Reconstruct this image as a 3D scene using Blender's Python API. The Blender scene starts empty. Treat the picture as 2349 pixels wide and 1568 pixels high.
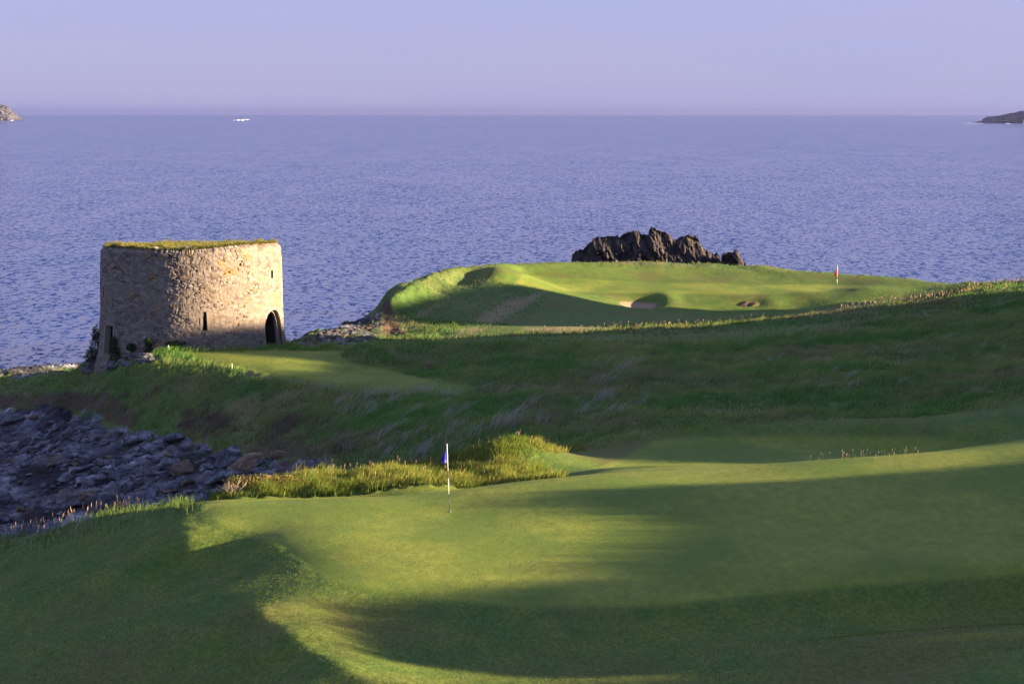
import bpy, bmesh, math, random
import numpy as np
from mathutils import Vector, Matrix
rng = np.random.default_rng(7); random.seed(7)
scene = bpy.context.scene
# ------------------------------------------------------------------ camera, light, exposure
CAMZ = 24.0
W0, H0, F0, HORIZ = 2349.0, 1568.0, 5872.5, 258.5      # photo frame as viewed, focal length in those pixels
CX, CY = W0/2, H0/2
PITCH = math.atan((CY-HORIZ)/F0)
cam_d = bpy.data.cameras.new('camera'); cam = bpy.data.objects.new('camera', cam_d)
scene.collection.objects.link(cam); scene.camera = cam
cam_d.sensor_width = 36.0; cam_d.lens = 90.0; cam_d.clip_start = 0.5; cam_d.clip_end = 150000
cam.location = (0, 0, CAMZ); cam.rotation_euler = (math.pi/2-PITCH, 0, 0)
SUN_EL, SUN_AZ = math.radians(10.0), math.radians(96.3)  # azimuth clockwise from +Y (view direction)
sdir = Vector((math.sin(SUN_AZ)*math.cos(SUN_EL), math.cos(SUN_AZ)*math.cos(SUN_EL), math.sin(SUN_EL)))
sun_d = bpy.data.lights.new('sun', 'SUN'); sun = bpy.data.objects.new('sun', sun_d); scene.collection.objects.link(sun)
sun_d.energy = 5.0; sun_d.angle = math.radians(0.8); sun_d.color = (1.0, 0.74, 0.46)
sun.rotation_euler = (-sdir).to_track_quat('-Z', 'Y').to_euler(); sun.location = (60, 0, 60)
world = bpy.data.worlds.new('World'); scene.world = world; world.use_nodes = True
nt = world.node_tree; bg = nt.nodes['Background']
sky = nt.nodes.new('ShaderNodeTexSky'); sky.sky_type = 'NISHITA'; sky.sun_disc = False
sky.sun_elevation = SUN_EL; sky.sun_rotation = SUN_AZ; sky.air_density = 1.0; sky.dust_density = 0.3; sky.ozone_density = 3.0
# a thin veil of lavender evening haze-cloud lies over the clear sky, thickest low down, faintly banded
def wn(t, **k):
    x = nt.nodes.new(t)
    for a_, v_ in k.items(): setattr(x, a_, v_)
    return x
tc = wn('ShaderNodeTexCoord'); sx = wn('ShaderNodeSeparateXYZ'); nt.links.new(tc.outputs['Generated'], sx.inputs[0])
rp = wn('ShaderNodeValToRGB'); nt.links.new(sx.outputs[2], rp.inputs[0])
e = rp.color_ramp.elements
SKY = [(0.0, (.70, .70, 1.24)), (.06, (.69, .70, 1.26)), (.2, (.66, .76, 1.42)), (.5, (.60, .71, 1.28)), (1.0, (.55, .65, 1.2))]
while len(e) < len(SKY): e.new(.5)
for el, (p_, c_) in zip(e, SKY): el.position = p_; el.color = (*[v*.68 for v in c_], 1)
mp = wn('ShaderNodeMapping'); mp.inputs['Scale'].default_value = (3, 3, 22); nt.links.new(tc.outputs['Generated'], mp.inputs[0])
nz = wn('ShaderNodeTexNoise'); nz.inputs['Scale'].default_value = 2.2; nz.inputs['Detail'].default_value = 3; nt.links.new(mp.outputs[0], nz.inputs[0])
cr = wn('ShaderNodeValToRGB'); nt.links.new(nz.outputs[0], cr.inputs[0])
cr.color_ramp.elements[0].position = .35; cr.color_ramp.elements[0].color = (.93, .96, .99, 1)
cr.color_ramp.elements[1].position = .65; cr.color_ramp.elements[1].color = (1.0, .97, .985, 1)
vm = wn('ShaderNodeMix', data_type='RGBA', blend_type='MULTIPLY'); vm.inputs[0].default_value = 1
nt.links.new(rp.outputs[0], vm.inputs[6]); nt.links.new(cr.outputs[0], vm.inputs[7])
tint = wn('ShaderNodeMix', data_type='RGBA'); tint.inputs[0].default_value = 0.96
nt.links.new(sky.outputs[0], tint.inputs[6]); nt.links.new(vm.outputs[2], tint.inputs[7]); nt.links.new(tint.outputs[2], bg.inputs[0]); bg.inputs[1].default_value = 0.15
scene.view_settings.view_transform = 'Standard'; scene.view_settings.look = 'None'
scene.view_settings.gamma = 1.0; scene.view_settings.use_curve_mapping = False
scene.view_settings.exposure = 2.48
scene.render.resolution_x = 1024; scene.render.resolution_y = 683

# ------------------------------------------------------------------ picture <-> world
SP, CP = math.sin(PITCH), math.cos(PITCH)
def zslope(py):                                # dz per metre of Y along the ray through row py
    v = CY-py
    return (-SP*F0+CP*v)/(CP*F0+SP*v)
def P(px, py, Y):
    v = CY-py; fy = CP*F0+SP*v
    return ((px-CX)/fy*Y, Y, CAMZ+zslope(py)*Y)
def PZ(px, py, z): return P(px, py, (z-CAMZ)/zslope(py))
def proj(x, y, z):
    dz = z-CAMZ; f = y*CP-dz*SP; u = y*SP+dz*CP
    f = np.maximum(f, 0.5)
    return CX+x/f*F0, CY-u/f*F0

# ------------------------------------------------------------------ noise
def _h(ix, iy, s):
    n = (ix.astype(np.int64)*374761393+iy.astype(np.int64)*668265263+s*1442695041) & 0xffffffff
    n = ((n ^ (n >> 13))*1274126177) & 0xffffffff
    return ((n ^ (n >> 16)) & 0xffffff)/float(0xffffff)
def vnoise(x, y, s=0):
    ix, iy = np.floor(x), np.floor(y); fx, fy = x-ix, y-iy
    a = _h(ix, iy, s)*2*np.pi; b = _h(ix+1, iy, s)*2*np.pi; c = _h(ix, iy+1, s)*2*np.pi; d = _h(ix+1, iy+1, s)*2*np.pi
    u = fx*fx*fx*(fx*(fx*6-15)+10); v = fy*fy*fy*(fy*(fy*6-15)+10)
    g = lambda t, p, q: np.cos(t)*p+np.sin(t)*q
    return 1.5*((g(a, fx, fy)*(1-u)+g(b, fx-1, fy)*u)*(1-v)+(g(c, fx, fy-1)*(1-u)+g(d, fx-1, fy-1)*u)*v)
def fbm(x, y, o=4, s=0):
    r = 0; a = 1.0
    for i in range(o): r = r+a*vnoise(x*2**i, y*2**i, s+i*7); a *= .5
    return r
def ridged(x, y, o=4, s=0):
    r = 0; a = 1.0
    for i in range(o): r = r+a*(1-2*np.abs(vnoise(x*2**i, y*2**i, s+i*7))); a *= .5
    return r
def worley(x, y, s=0, jit=.9):
    ix, iy = np.floor(x), np.floor(y)
    f1 = np.full(x.shape, 9.); f2 = np.full(x.shape, 9.); cid = np.zeros(x.shape)
    for i in (-1, 0, 1):
        for j in (-1, 0, 1):
            cx, cy = ix+i, iy+j
            px_ = cx+.5+jit*(_h(cx, cy, s)-.5); py_ = cy+.5+jit*(_h(cx, cy, s+5)-.5)
            d = np.hypot(px_-x, py_-y); h = _h(cx, cy, s+11)
            n1 = d < f1
            f2 = np.where(n1, f1, np.minimum(f2, d)); cid = np.where(n1, h, cid); f1 = np.where(n1, d, f1)
    return f1, f2, cid
def sstep(a, b, x): t = np.clip((x-a)/(b-a), 0, 1); return t*t*(3-2*t)

# ------------------------------------------------------------------ terrain control points
ctl = []
def Z(*pts):
    for px, py, z in pts: ctl.append(PZ(px, py, z))
def Y(*pts):
    for px, py, y in pts: ctl.append(P(px, py, y))
def XYZ(*pts): ctl.extend(pts)
# near ground below the frame, dune the camera stands on
XYZ(*[(x, 0, 22) for x in (-40, -15, 0, 15, 40)], *[(x, 15, 18.6) for x in (-40, -10, 10, 40)],
    *[(x, 30, 14.6) for x in (-12, 0, 12)], (-35, 30, 12), (35, 30, 16), (-30, 45, 9.5), (-12, 45, 11.2), (0, 45, 12), (10, 45, 12.6))
Z((-300, 1568, 8.6), (0, 1568, 9.7), (300, 1568, 10.6), (600, 1568, 11.3), (830, 1568, 12.0), (1000, 1568, 11.72), (1400, 1568, 11.75), (1900, 1568, 12.2), (2349, 1568, 12.9))
Z((590, 1392, 11.92), (660, 1450, 11.95), (740, 1510, 11.97), (760, 1420, 11.68), (860, 1500, 11.6), (960, 1530, 11.6), (1060, 1545, 11.62),
  (540, 1400, 11.6), (560, 1470, 11.5), (500, 1500, 11.2), (300, 1450, 10.7), (300, 1320, 10.65), (0, 1400, 9.45), (0, 1480, 9.5), (0, 1300, 9.2), (-300, 1400, 8.4),
  (580, 1310, 11.35), (655, 1330, 11.62), (510, 1265, 11.35), (520, 1340, 11.3), (420, 1300, 11.0), (600, 1250, 11.65),
  (700, 1250, 11.82), (730, 1340, 11.76), (900, 1200, 11.82), (1031, 1172, 11.82), (1200, 1300, 11.8), (1500, 1250, 11.88), (1800, 1200, 12.0), (2100, 1250, 12.1), (2349, 1250, 12.25), (2700, 1250, 12.8),
  (1000, 1350, 11.76), (1500, 1370, 11.8), (2000, 1335, 12.0), (2349, 1315, 12.15),
  (1200, 1450, 11.5), (1600, 1440, 11.45), (2000, 1410, 11.5), (2349, 1385, 11.6),
  (1200, 1548, 11.5), (1500, 1520, 11.5), (1750, 1492, 11.8), (2000, 1462, 12.45), (2349, 1438, 12.95),
  (455, 1165, 11.7), (418, 1195, 11.58), (445, 1228, 11.62), (510, 1215, 11.68), (350, 1210, 11.1), (300, 1250, 10.8))
XYZ(*[(x_, y_, z_) for y_ in (50, 60, 70, 80, 90) for x_, z_ in ((21, 13.0), (28, 13.2), (38, 13.2))])
# far brow of the near green
Z((-200, 1290, 8.2), (0, 1240, 9.2), (130, 1210, 9.8), (250, 1182, 10.4), (350, 1167, 10.95), (450, 1154, 11.6), (600, 1150, 11.76), (800, 1144, 11.82), (1030, 1129, 11.86),
  (1200, 1104, 11.92), (1370, 1088, 11.97), (1680, 1078, 12.06), (1900, 1056, 12.25), (2100, 1042, 12.45), (2349, 1027, 12.75), (2700, 1010, 13.3))
# hollow behind the brow
XYZ((-30, 100, 3.5), (-20, 100, 4.6), (-14, 94, 7.8), (-18, 92, 7.4), (-11, 88.5, 10.2), (-8, 88, 10.3), (-5, 88.5, 10.4), (-1, 90, 10.7), (3, 93, 11.0), (8, 94.5, 10.9), (12, 95, 10.9), (17, 96, 11.2))
# tall grass mounds
Y((540, 1128, 92), (600, 1112, 94), (700, 1098, 96), (820, 1088, 96), (930, 1080, 97), (1030, 1075, 97), (1090, 1050, 98), (1150, 1025, 99), (1210, 1014, 100), (1270, 1030, 100), (1310, 1042, 101),
  (900, 1110, 91), (1000, 1104, 91), (1150, 1095, 92), (1300, 1090, 93), (1000, 1096, 93.5), (1180, 1060, 96))
XYZ((-9, 102, 8.6), (-4, 103, 9.2), (0, 105, 9.6), (-13, 101, 7.0))
# hollow and second green
Z((1400, 1076, 10.65), (1300, 1058, 10.75), (1500, 1040, 10.52), (1500, 1012, 10.5), (1650, 1005, 10.5), (1800, 1003, 10.5), (2000, 1003, 10.5), (2150, 1008, 10.52), (2240, 1020, 10.6), (1700, 1050, 10.52), (1950, 1035, 10.5),
  (1480, 1003, 10.45), (1650, 992, 10.62), (1800, 988, 10.7), (2000, 988, 10.75), (2200, 990, 10.9), (2349, 1000, 11.2),
  (1400, 1010, 10.3), (1600, 975, 10.7), (1900, 965, 10.85), (2200, 950, 11.2), (2349, 935, 11.6))
# hillside of rough
Y((1350, 1010, 108), (1500, 985, 112), (1700, 955, 116), (1900, 945, 117), (2100, 935, 117), (2349, 905, 119), (2500, 880, 122),
  (1300, 960, 120), (1500, 930, 124), (1800, 900, 126), (2100, 870, 130), (2349, 830, 133),
  (1200, 900, 134), (1400, 860, 140), (1650, 850, 141), (1900, 820, 147), (2150, 790, 150), (2349, 760, 152), (2600, 720, 155),
  (1200, 803, 154), (1200, 793, 168), (1400, 803, 156), (1650, 790, 163), (1900, 770, 167), (2150, 730, 170), (2349, 700, 170),
  (1200, 762, 192), (1400, 757, 192), (1600, 747, 192), (1800, 730, 192), (1950, 712, 193), (2100, 690, 196), (2200, 668, 200), (2349, 648, 203), (2500, 635, 205))
XYZ((1, 205, 7.0), (8, 207, 6.7), (16, 208, 6.7), (24, 210, 6.8), (32, 215, 7.1), (40, 220, 7.6), (50, 225, 8.6), (60, 215, 11))
# slope towards the cove
Y((1080, 888, 140), (1000, 905, 136), (1000, 960, 126), (1050, 1010, 115), (900, 1000, 122), (880, 1060, 112), (800, 900, 140), (800, 950, 134), (780, 1010, 127), (760, 1055, 121),
  (700, 895, 143), (690, 950, 138), (660, 1000, 134), (600, 870, 148), (600, 940, 142), (560, 1000, 139), (640, 1070, 126), (500, 840, 153), (500, 900, 148.5), (480, 960, 145), (450, 1010, 142),
  (500, 1100, 131), (480, 1140, 126), (300, 835, 158), (385, 808, 160), (300, 880, 154), (300, 940, 151), (300, 1000, 147), (300, 1100, 136), (300, 1165, 127),
  (200, 870, 166), (200, 905, 164), (200, 945, 162), (150, 1000, 154), (150, 1100, 141), (100, 1180, 130),
  (0, 872, 190), (0, 903, 179), (100, 900, 172), (0, 948, 173), (0, 1000, 163), (0, 1100, 145), (0, 1210, 128), (-300, 1000, 170), (-300, 1200, 140), (-300, 880, 205))
XYZ((-30, 115, 2.4), (-18, 114, 3.6), (-10, 113, 5.5), (-4, 112, 8.4), (-55, 150, 0.5), (-55, 120, 0.2), (-50, 100, 0.8), (-60, 190, -1.5), (-70, 70, 3), (-40, 75, 6))
# shelf, reef and the tower's terrace
Y((0, 864, 215), (100, 853, 222), (190, 838, 212), (150, 850, 190), (215, 845, 176), (240, 858, 163), (330, 822, 163), (440, 806, 161), (560, 806, 161), (650, 800, 164), (700, 806, 163), (780, 808, 164),
  (620, 850, 150), (760, 850, 151), (850, 875, 144), (980, 885, 141.5), (1040, 888, 140.5))
XYZ((-21, 168, 8.9), (-21, 175, 8.5), (-15, 172, 8.3), (-28, 170, 7.6), (-22, 182, 6.5), (-28, 180, 5.0), (-22, 190, 3.0), (-30, 192, 2.8), (-34, 200, 3.0),
    (-40, 238, -1.5), (-30, 232, -1.5), (-20, 215, -1.5), (-60, 232, -2), (-25, 205, 1), (-15, 235, -2))
Y((700, 772, 192), (760, 763, 202), (820, 752, 208), (870, 740, 213), (700, 790, 182), (780, 785, 187), (800, 800, 172), (870, 775, 200), (900, 797, 158), (900, 845, 154), (960, 835, 156), (1000, 860, 149), (1050, 799, 156), (1050, 791, 171), (900, 790, 173), (1050, 778, 190), (950, 780, 188), (1200, 775, 180))
XYZ((-17, 212, 1))
# headland
OUT = [(882, 704, 224.5), (893, 692, 227), (908, 681, 229.5), (925, 670, 232), (945, 658, 235), (965, 648, 238), (987, 638, 240.5), (1010, 630, 243), (1035, 622, 245.5), (1060, 616, 248), (1095, 611, 251.5), (1130, 607, 255), (1165, 604.5, 258.5), (1200, 603, 262),
       (1250, 602.5, 265), (1300, 603, 268), (1390, 603, 272), (1480, 604, 274), (1600, 607, 275), (1750, 613, 275), (1880, 629, 272), (2000, 636, 268), (2100, 642, 262)]
Y(*OUT)
ow = [P(*o) for o in OUT]
for k, o in enumerate(ow):
    t0, t1 = ow[max(k-1, 0)], ow[min(k+1, len(ow)-1)]; tx, ty = t1[0]-t0[0], t1[1]-t0[1]; L = math.hypot(tx, ty); nx, ny = -ty/L, tx/L
    if k == 0: nx, ny = -1, 0.1
    if ny < 0: nx, ny = -nx, -ny
    if k < 4: ctl.append((o[0]+nx*.8, o[1]+ny*.8, o[2]-2.2)); ctl.append((o[0]+nx*2.2, o[1]+ny*2.2, o[2]-4.5))
    else: ctl.append((o[0]+nx*2.5, o[1]+ny*2.5, o[2]-.9)); ctl.append((o[0]+nx*7, o[1]+ny*7, o[2]-5))
    if k % 2 == 0: ctl.append((o[0]+nx*14, o[1]+ny*14, -1.5))
Y((2190, 652, 256), (2349, 650, 252), (1300, 622, 261), (1600, 632, 265), (1750, 634, 265), (1450, 630, 263), (1200, 625, 258),
  (1250, 645, 253), (1320, 668, 249), (1500, 650, 258), (1500, 668, 251), (1920, 655, 258), (1900, 667, 252), (1650, 668, 251), (1700, 652, 258), (2100, 662, 250),
  (1120, 618, 247), (1140, 630, 244), (1165, 645, 243), (1195, 658, 242), (1230, 670, 240.5), (1290, 684, 240), (1350, 696, 240),
  (1400, 700, 243), (1390, 685, 246), (1500, 700, 245), (1600, 690, 247), (1700, 682, 248), (1990, 661, 249), (1850, 692, 246), (1500, 728, 230), (1800, 710, 244), (2050, 690, 243), (1650, 712, 244), (1650, 735, 228), (1850, 671, 249),
  (950, 700, 227.5), (1000, 676, 237), (1040, 652, 243), (965, 670, 235.5), (1000, 715, 227), (1080, 700, 231), (1130, 680, 236), (1090, 655, 241), (1080, 634, 247), (1050, 740, 223), (920, 740, 223),
  (900, 768, 221), (960, 769, 220), (1050, 765, 219), (1130, 757, 218), (1200, 744, 219), (1300, 722, 228), (1300, 738, 218), (1180, 715, 229), (1400, 740, 217))
XYZ((-14, 228, 2), (-17, 236, -1.5), (48, 283, -1), (60, 274, -1), (75, 262, -1), (0, 310, -3), (40, 320, -3), (-40, 280, -3), (-80, 240, -3), (90, 300, -3), (-90, 320, -3), (20, 345, -3), (90, 200, 8), (90, 120, 12), (90, 60, 14), (90, 0, 18), (-90, 0, 8), (-90, 100, -1.5), (-90, 170, -2.5))
ctl = np.array(ctl)
MQ = 1.3
def kern(ax, ay, bx, by): return np.sqrt((ax[:, None]-bx[None])**2+((ay[:, None]-by[None])*.8)**2+MQ*MQ)
A = kern(ctl[:, 0], ctl[:, 1], ctl[:, 0], ctl[:, 1]); n = len(ctl)
M = np.zeros((n+3, n+3)); M[:n, :n] = A-np.eye(n)*0.02
Pm = np.c_[np.ones(n), ctl[:, 0], ctl[:, 1]]; M[:n, n:] = Pm; M[n:, :n] = Pm.T
wts = np.linalg.solve(M, np.r_[ctl[:, 2], 0, 0, 0])
# unseen dune ridge on the sun's side, height profile shaped to cast shadows
RY = np.array([0, 30, 45, 49.6, 50.8, 51.5, 52.2, 53.2, 54.4, 55.8, 57.2, 58.5, 60, 61.3, 63, 68, 71.4, 73, 74.5, 75.8, 76.9, 78.2, 79.0, 80.0, 82, 84, 88, 94, 95.4, 96.4, 97.2, 99, 104, 115, 130, 140, 144, 147.4, 150, 155, 161, 164, 172, 182, 186, 195, 199, 206, 212, 231, 235, 237, 240, 246, 260, 400])
RH = np.array([20, 18, 18, 17.9, 16.8, 16.5, 16.5, 17.2, 17.75, 17.8, 17.75, 17.75, 17.7, 17.4, 16.95, 16.7, 16.6, 16.85, 17.25, 17.45, 17.35, 16.8, 16.1, 15.5, 15.0, 14.8, 14.6, 14.5, 15.1, 15.6, 15.9, 17.0, 18.5, 19.3, 19.8, 19.2, 18.3, 18.45, 19.6, 21.6, 20.9, 20.6, 20.5, 20.0, 12.8, 12.9, 18.8, 19.4, 19.4, 19.5, 19.3, 17.5, 11.5, 9.0, 2., -8.])-.22
def ridge(x, y):
    xr = np.interp(y, [0, 50, 90, 120, 160, 200, 240], [28, 30, 31, 36, 45, 54, 64])
    r = np.interp(y, RY, RH)
    d = xr-x
    return r-np.where(d > 0, np.sqrt(d*d+1.)*.82-.82, 0.12*np.sqrt(d*d+4)-.24)
def gauss(x, y, cx, cy, sx, sy, a, rot=0):
    c, s = math.cos(rot), math.sin(rot); dx, dy = x-cx, y-cy
    u, v = dx*c+dy*s, -dx*s+dy*c
    return a*np.exp(-(u/sx)**2-(v/sy)**2)
BK1 = P(1470, 687, 246.5); BK2 = P(1718, 684, 246)
RIMS = [([PZ(596, 1398, 11.95), PZ(630, 1432, 11.95), PZ(690, 1478, 11.95), PZ(760, 1525, 11.97), PZ(860, 1572, 12.0), PZ(960, 1610, 12.0)], .075, .36), ([PZ(462, 1163, 11.7), PZ(425, 1180, 11.66), PZ(411, 1198, 11.66), PZ(425, 1217, 11.7), PZ(450, 1236, 11.7)], .05, .4)]
def base_z(x, y):
    x = np.asarray(x, float); y = np.asarray(y, float); sh = x.shape; x = x.ravel(); y = y.ravel()
    out = np.empty(x.size)
    for i in range(0, x.size, 40000):
        xx, yy = x[i:i+40000], y[i:i+40000]
        out[i:i+40000] = kern(xx, yy, ctl[:, 0], ctl[:, 1])@wts[:n]+wts[n]+wts[n+1]*xx+wts[n+2]*yy
    r = ridge(x, y); k = 1.2
    h = np.clip(.5+.5*(r-out)/k, 0, 1); out = out*(1-h)+r*h+k*h*(1-h)
    out = np.maximum(out, -4)
    # bunkers with a steep sunward lip, small swells
    out = out+gauss(x, y, BK1[0], BK1[1], 2.4, 2.2, -.75)+gauss(x, y, BK1[0]+2.5, BK1[1]+.6, 1.3, 3.0, .45)
    out = out+gauss(x, y, BK2[0], BK2[1], 1.6, 1.2, -.16)+gauss(x, y, BK2[0]+2.4, BK2[1]+.4, 1.4, 2.4, .25)
    for line, amp, sig in RIMS:
        d = np.full(x.shape, 9.)
        for (x0, y0, _), (x1, y1, _) in zip(line, line[1:]):
            ex, ey = x1-x0, y1-y0; t = np.clip(((x-x0)*ex+(y-y0)*ey)/(ex*ex+ey*ey), 0, 1); d = np.minimum(d, np.hypot(x-x0-t*ex, y-y0-t*ey))
        out = out+amp*(1+.5*vnoise(x*1.7, y*1.7, 19))*np.exp(-(d/sig)**2)
    return out.reshape(sh)
# region masks: polygons traced in the photo, dropped on the ground within a range of distance
def polymask(vx, vy, poly, soft):
    poly = np.array(poly, float); inside = np.zeros(vx.shape, bool); d2 = np.full(vx.shape, 1e12)
    for i in range(len(poly)):
        x0, y0 = poly[i-1]; x1, y1 = poly[i]
        c = ((y0 > vy) != (y1 > vy)) & (vx < (x1-x0)*(vy-y0)/((y1-y0) if y1 != y0 else 1e-9)+x0)
        inside ^= c
        ex, ey = x1-x0, y1-y0; t = np.clip(((vx-x0)*ex+(vy-y0)*ey)/(ex*ex+ey*ey+1e-9), 0, 1)
        d2 = np.minimum(d2, (vx-x0-t*ex)**2+(vy-y0-t*ey)**2)
    sd = np.sqrt(d2)*np.where(inside, 1, -1)
    return np.clip(.5+sd/soft*.5, 0, 1)
GREEN1 = [(465, 1100), (2900, 900), (2900, 1290), (2349, 1318), (2000, 1340), (1500, 1388), (1200, 1392), (1000, 1375), (850, 1355), (740, 1330), (690, 1290), (620, 1240), (520, 1210), (470, 1180)]
GREEN2 = [(1345, 1085), (1400, 1062), (1460, 1035), (1500, 1012), (1600, 1004), (1800, 1001), (2050, 1001), (2200, 1010), (2255, 1022), (2250, 1100), (1345, 1100)]
GREEN3 = [(1200, 630), (1350, 640), (1500, 649), (1700, 650), (1920, 653), (2000, 656), (1940, 661), (1840, 673), (1650, 675), (1400, 671), (1270, 668), (1180, 650)]
TEE = [(405, 806), (500, 804), (790, 805), (778, 814), (800, 828), (880, 845), (960, 866), (1085, 885), (1060, 893), (900, 896), (760, 880), (640, 862), (560, 849), (480, 836)]
def masks(x, y, z):
    vx, vy = proj(x, y, z); g = lambda p, s: polymask(vx, vy, p, s)
    m = {}
    near = sstep(96, 94, y+0*x)
    m['green'] = np.maximum.reduce([g(GREEN1, 8)*(y < 90), g(GREEN2, 6)*(y > 94)*(y < 112), g(GREEN3, 3)*(y > 235), g(TEE, 5)*(y > 132)*(y < 164.5)])
    fore = (y < 91)*(y > 40)*sstep(-2, 10, x+20+0.0*y)
    foreleft = g([(-600, 1800), (-600, 1500), (0, 1295), (150, 1230), (300, 1192), (420, 1165), (500, 1050), (2900, 850), (2900, 1800)], 25)*(y < 90)
    fair2 = g([(1195, 1060), (1240, 1035), (1330, 1030), (1420, 1018), (1520, 997), (1650, 978), (1850, 962), (2100, 952), (2349, 922), (2900, 870), (2900, 1120), (1350, 1120), (1230, 1075)], 8)*(y > 84)*(y < 125)
    fair3 = g([(1050, 622), (1150, 606), (1300, 598), (2000, 630), (2200, 648), (2100, 672), (1950, 700), (1700, 738), (1450, 757), (1150, 775), (900, 800), (860, 795), (1000, 775), (1130, 745), (1250, 700), (1230, 672), (1150, 650)], 14)*(y > 168)
    strip = g([(870, 776), (1200, 768), (1500, 762), (1900, 742), (2020, 752), (1700, 788), (1400, 797), (1000, 797), (850, 797)], 10)*(y > 158)*(y < 215)
    m['mown'] = np.maximum.reduce([foreleft, fair2, fair3, strip*.9, m['green']])
    rl = np.interp(vx, [-900, 0, 60, 200, 330, 430, 520, 600, 660, 740, 800], [935, 948, 940, 955, 992, 1018, 1045, 1055, 1050, 1075, 1100])+18*vnoise(vx/40, vy/40, 3)
    rock = sstep(-10, 14, vy-rl)*(y > 97)*(y < 185)*sstep(-4, -9, x+.0*y)
    rock = np.maximum(rock, sstep(0, 1, x*-1-(-1e9))*sstep(3.1, 2.6, z)*(y > 120))
    rock = np.maximum(rock, g([(-900, 845), (0, 866), (60, 866), (170, 849), (215, 838), (190, 820), (-900, 800)], 6)*(y > 186))
    rock = np.maximum(rock, g([(648, 798), (650, 770), (700, 740), (830, 730), (880, 720), (875, 765), (850, 788), (760, 800)], 14)*(y > 168)*sstep(-.35, .25, vnoise(x*.9, y*.35, 31)+.25))
    m['rock'] = np.clip(rock, 0, 1)
    soil = g([(-900, 900), (60, 905), (250, 900), (330, 960), (300, 985), (180, 955), (60, 945), (-900, 950)], 16)*(y > 140)*(y < 190)*.9
    soil = np.maximum(soil, g([(400, 985), (430, 935), (520, 940), (545, 985), (500, 1015), (420, 1010)], 20)*(y > 130)*(y < 155)*.8)
    soil = np.maximum(soil, g([(872, 770), (875, 700), (893, 690), (905, 735), (940, 775)], 8)*(y > 200)*(y < 235))
    soil = np.maximum(soil, g([(560, 1030), (620, 1000), (700, 1010), (760, 1050), (740, 1085), (640, 1062), (570, 1060)], 25)*(y > 110)*(y < 150)*.9)
    soil = np.maximum(soil, g([(955, 843), (1040, 812), (1045, 818), (975, 850)], 5)*(y > 140)*(y < 175)*.7)
    m['soil'] = soil*(1-m['rock'])
    dry = g([(1010, 778), (1080, 735), (1170, 685), (1250, 668), (1230, 690), (1150, 735), (1070, 775)], 22)*(y > 195)*.85
    dry = np.maximum(dry, g([(920, 735), (985, 690), (1060, 672), (1020, 705), (950, 745)], 20)*(y > 205)*.6)
    dry = np.maximum(dry, g([(1180, 752), (1500, 735), (1800, 716), (1950, 700), (2150, 680), (2150, 690), (1950, 722), (1800, 735), (1500, 755), (1250, 762)], 10)*(y > 165)*(y < 205)*.8)
    m['dry'] = np.maximum(dry, .26*g(TEE, 5)*(y > 132)*(y < 164.5))
    r1 = np.hypot((x-BK1[0]+.3)/1.9, (y-BK1[1])/1.6); r2 = np.hypot((x-BK2[0])/.9, (y-BK2[1])/.8)
    m['sand'] = sstep(1.05, .8, r1); m['soil'] = np.maximum(m['soil'], sstep(1.1, .8, r2))
    m['mown'] = m['mown']*(1-m['rock'])
    return m, vx, vy
def add_detail(x, y, z, m):
    rough = (1-m['mown'])*(1-m['rock'])*np.interp(x, [0, 16+.06*0, 60], [1, 1, 1])*np.where(x > .22*y+3, .25, 1)
    z = z+rough*(.55*fbm(x*.075+.3*vnoise(x*.05, y*.05, 40), y*.055, 2, 41)*sstep(100, 115, y)*sstep(150, 135, y+0*x)*sstep(-14, -6, x)*1.0+.30*fbm(x*.12, y*.09, 2, 43)*sstep(100, 112, y)*sstep(206, 190, y)*sstep(-16, -8, x)+.16*fbm(x*.35, y*.22, 4, 1)+.05*fbm(x*2.2, y*1.4, 2, 9))*np.clip(z+1, 0, 1)
    z = z+m['mown']*(1-m['green'])*(.035*fbm(x*.25, y*.18, 3, 5)+.008*fbm(x*3, y*2, 2, 15))+m['green']*.02*fbm(x*.12, y*.1, 2, 6)
    # tilted, broken beds of rock
    u = x*.55+y*.2; v = y*.55-x*.28
    f1, f2, cid = worley(u*.75+.5*vnoise(x*.4, y*.4, 2), v*1.5+.5*vnoise(x*.5, y*.5, 4), 21)
    g1, g2, gid = worley(x*.35, y*.3, 51)
    z = z+m['rock']*(.40*(cid-.5)*np.clip((f2-f1)*5, 0, 1)+.25*(gid-.5)+.35*fbm(x*.18, y*.14, 3, 8)+.22*ridged(u*.9, v*2.2, 4, 12)-.1)
    z = z+m['soil']*.14*ridged(x*.8, y*.8, 3, 14)
    return z

# ------------------------------------------------------------------ helpers for objects
C = scene.collection
def mesh_np(name, verts, faces, mat, smooth=True, attrs=None):
    """faces: (N,k) int array"""
    me = bpy.data.meshes.new(name); verts = np.asarray(verts, np.float32); faces = np.asarray(faces, np.int32); k = faces.shape[1]
    me.vertices.add(len(verts)); me.vertices.foreach_set('co', verts.ravel())
    me.loops.add(faces.size); me.loops.foreach_set('vertex_index', faces.ravel())
    me.polygons.add(len(faces)); me.polygons.foreach_set('loop_start', np.arange(0, faces.size, k, dtype=np.int32))
    try: me.polygons.foreach_set('loop_total', np.full(len(faces), k, np.int32))
    except Exception: pass
    if smooth: me.polygons.foreach_set('use_smooth', np.ones(len(faces), bool))
    if attrs:
        for a, v in attrs.items():
            v = np.asarray(v, np.float32)
            if v.ndim == 1: at = me.attributes.new(a, 'FLOAT', 'POINT'); at.data.foreach_set('value', v)
            else: at = me.attributes.new(a, 'FLOAT_COLOR', 'POINT'); at.data.foreach_set('color', v.ravel())
    me.update(calc_edges=True)
    if mat: me.materials.append(mat)
    return me
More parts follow.
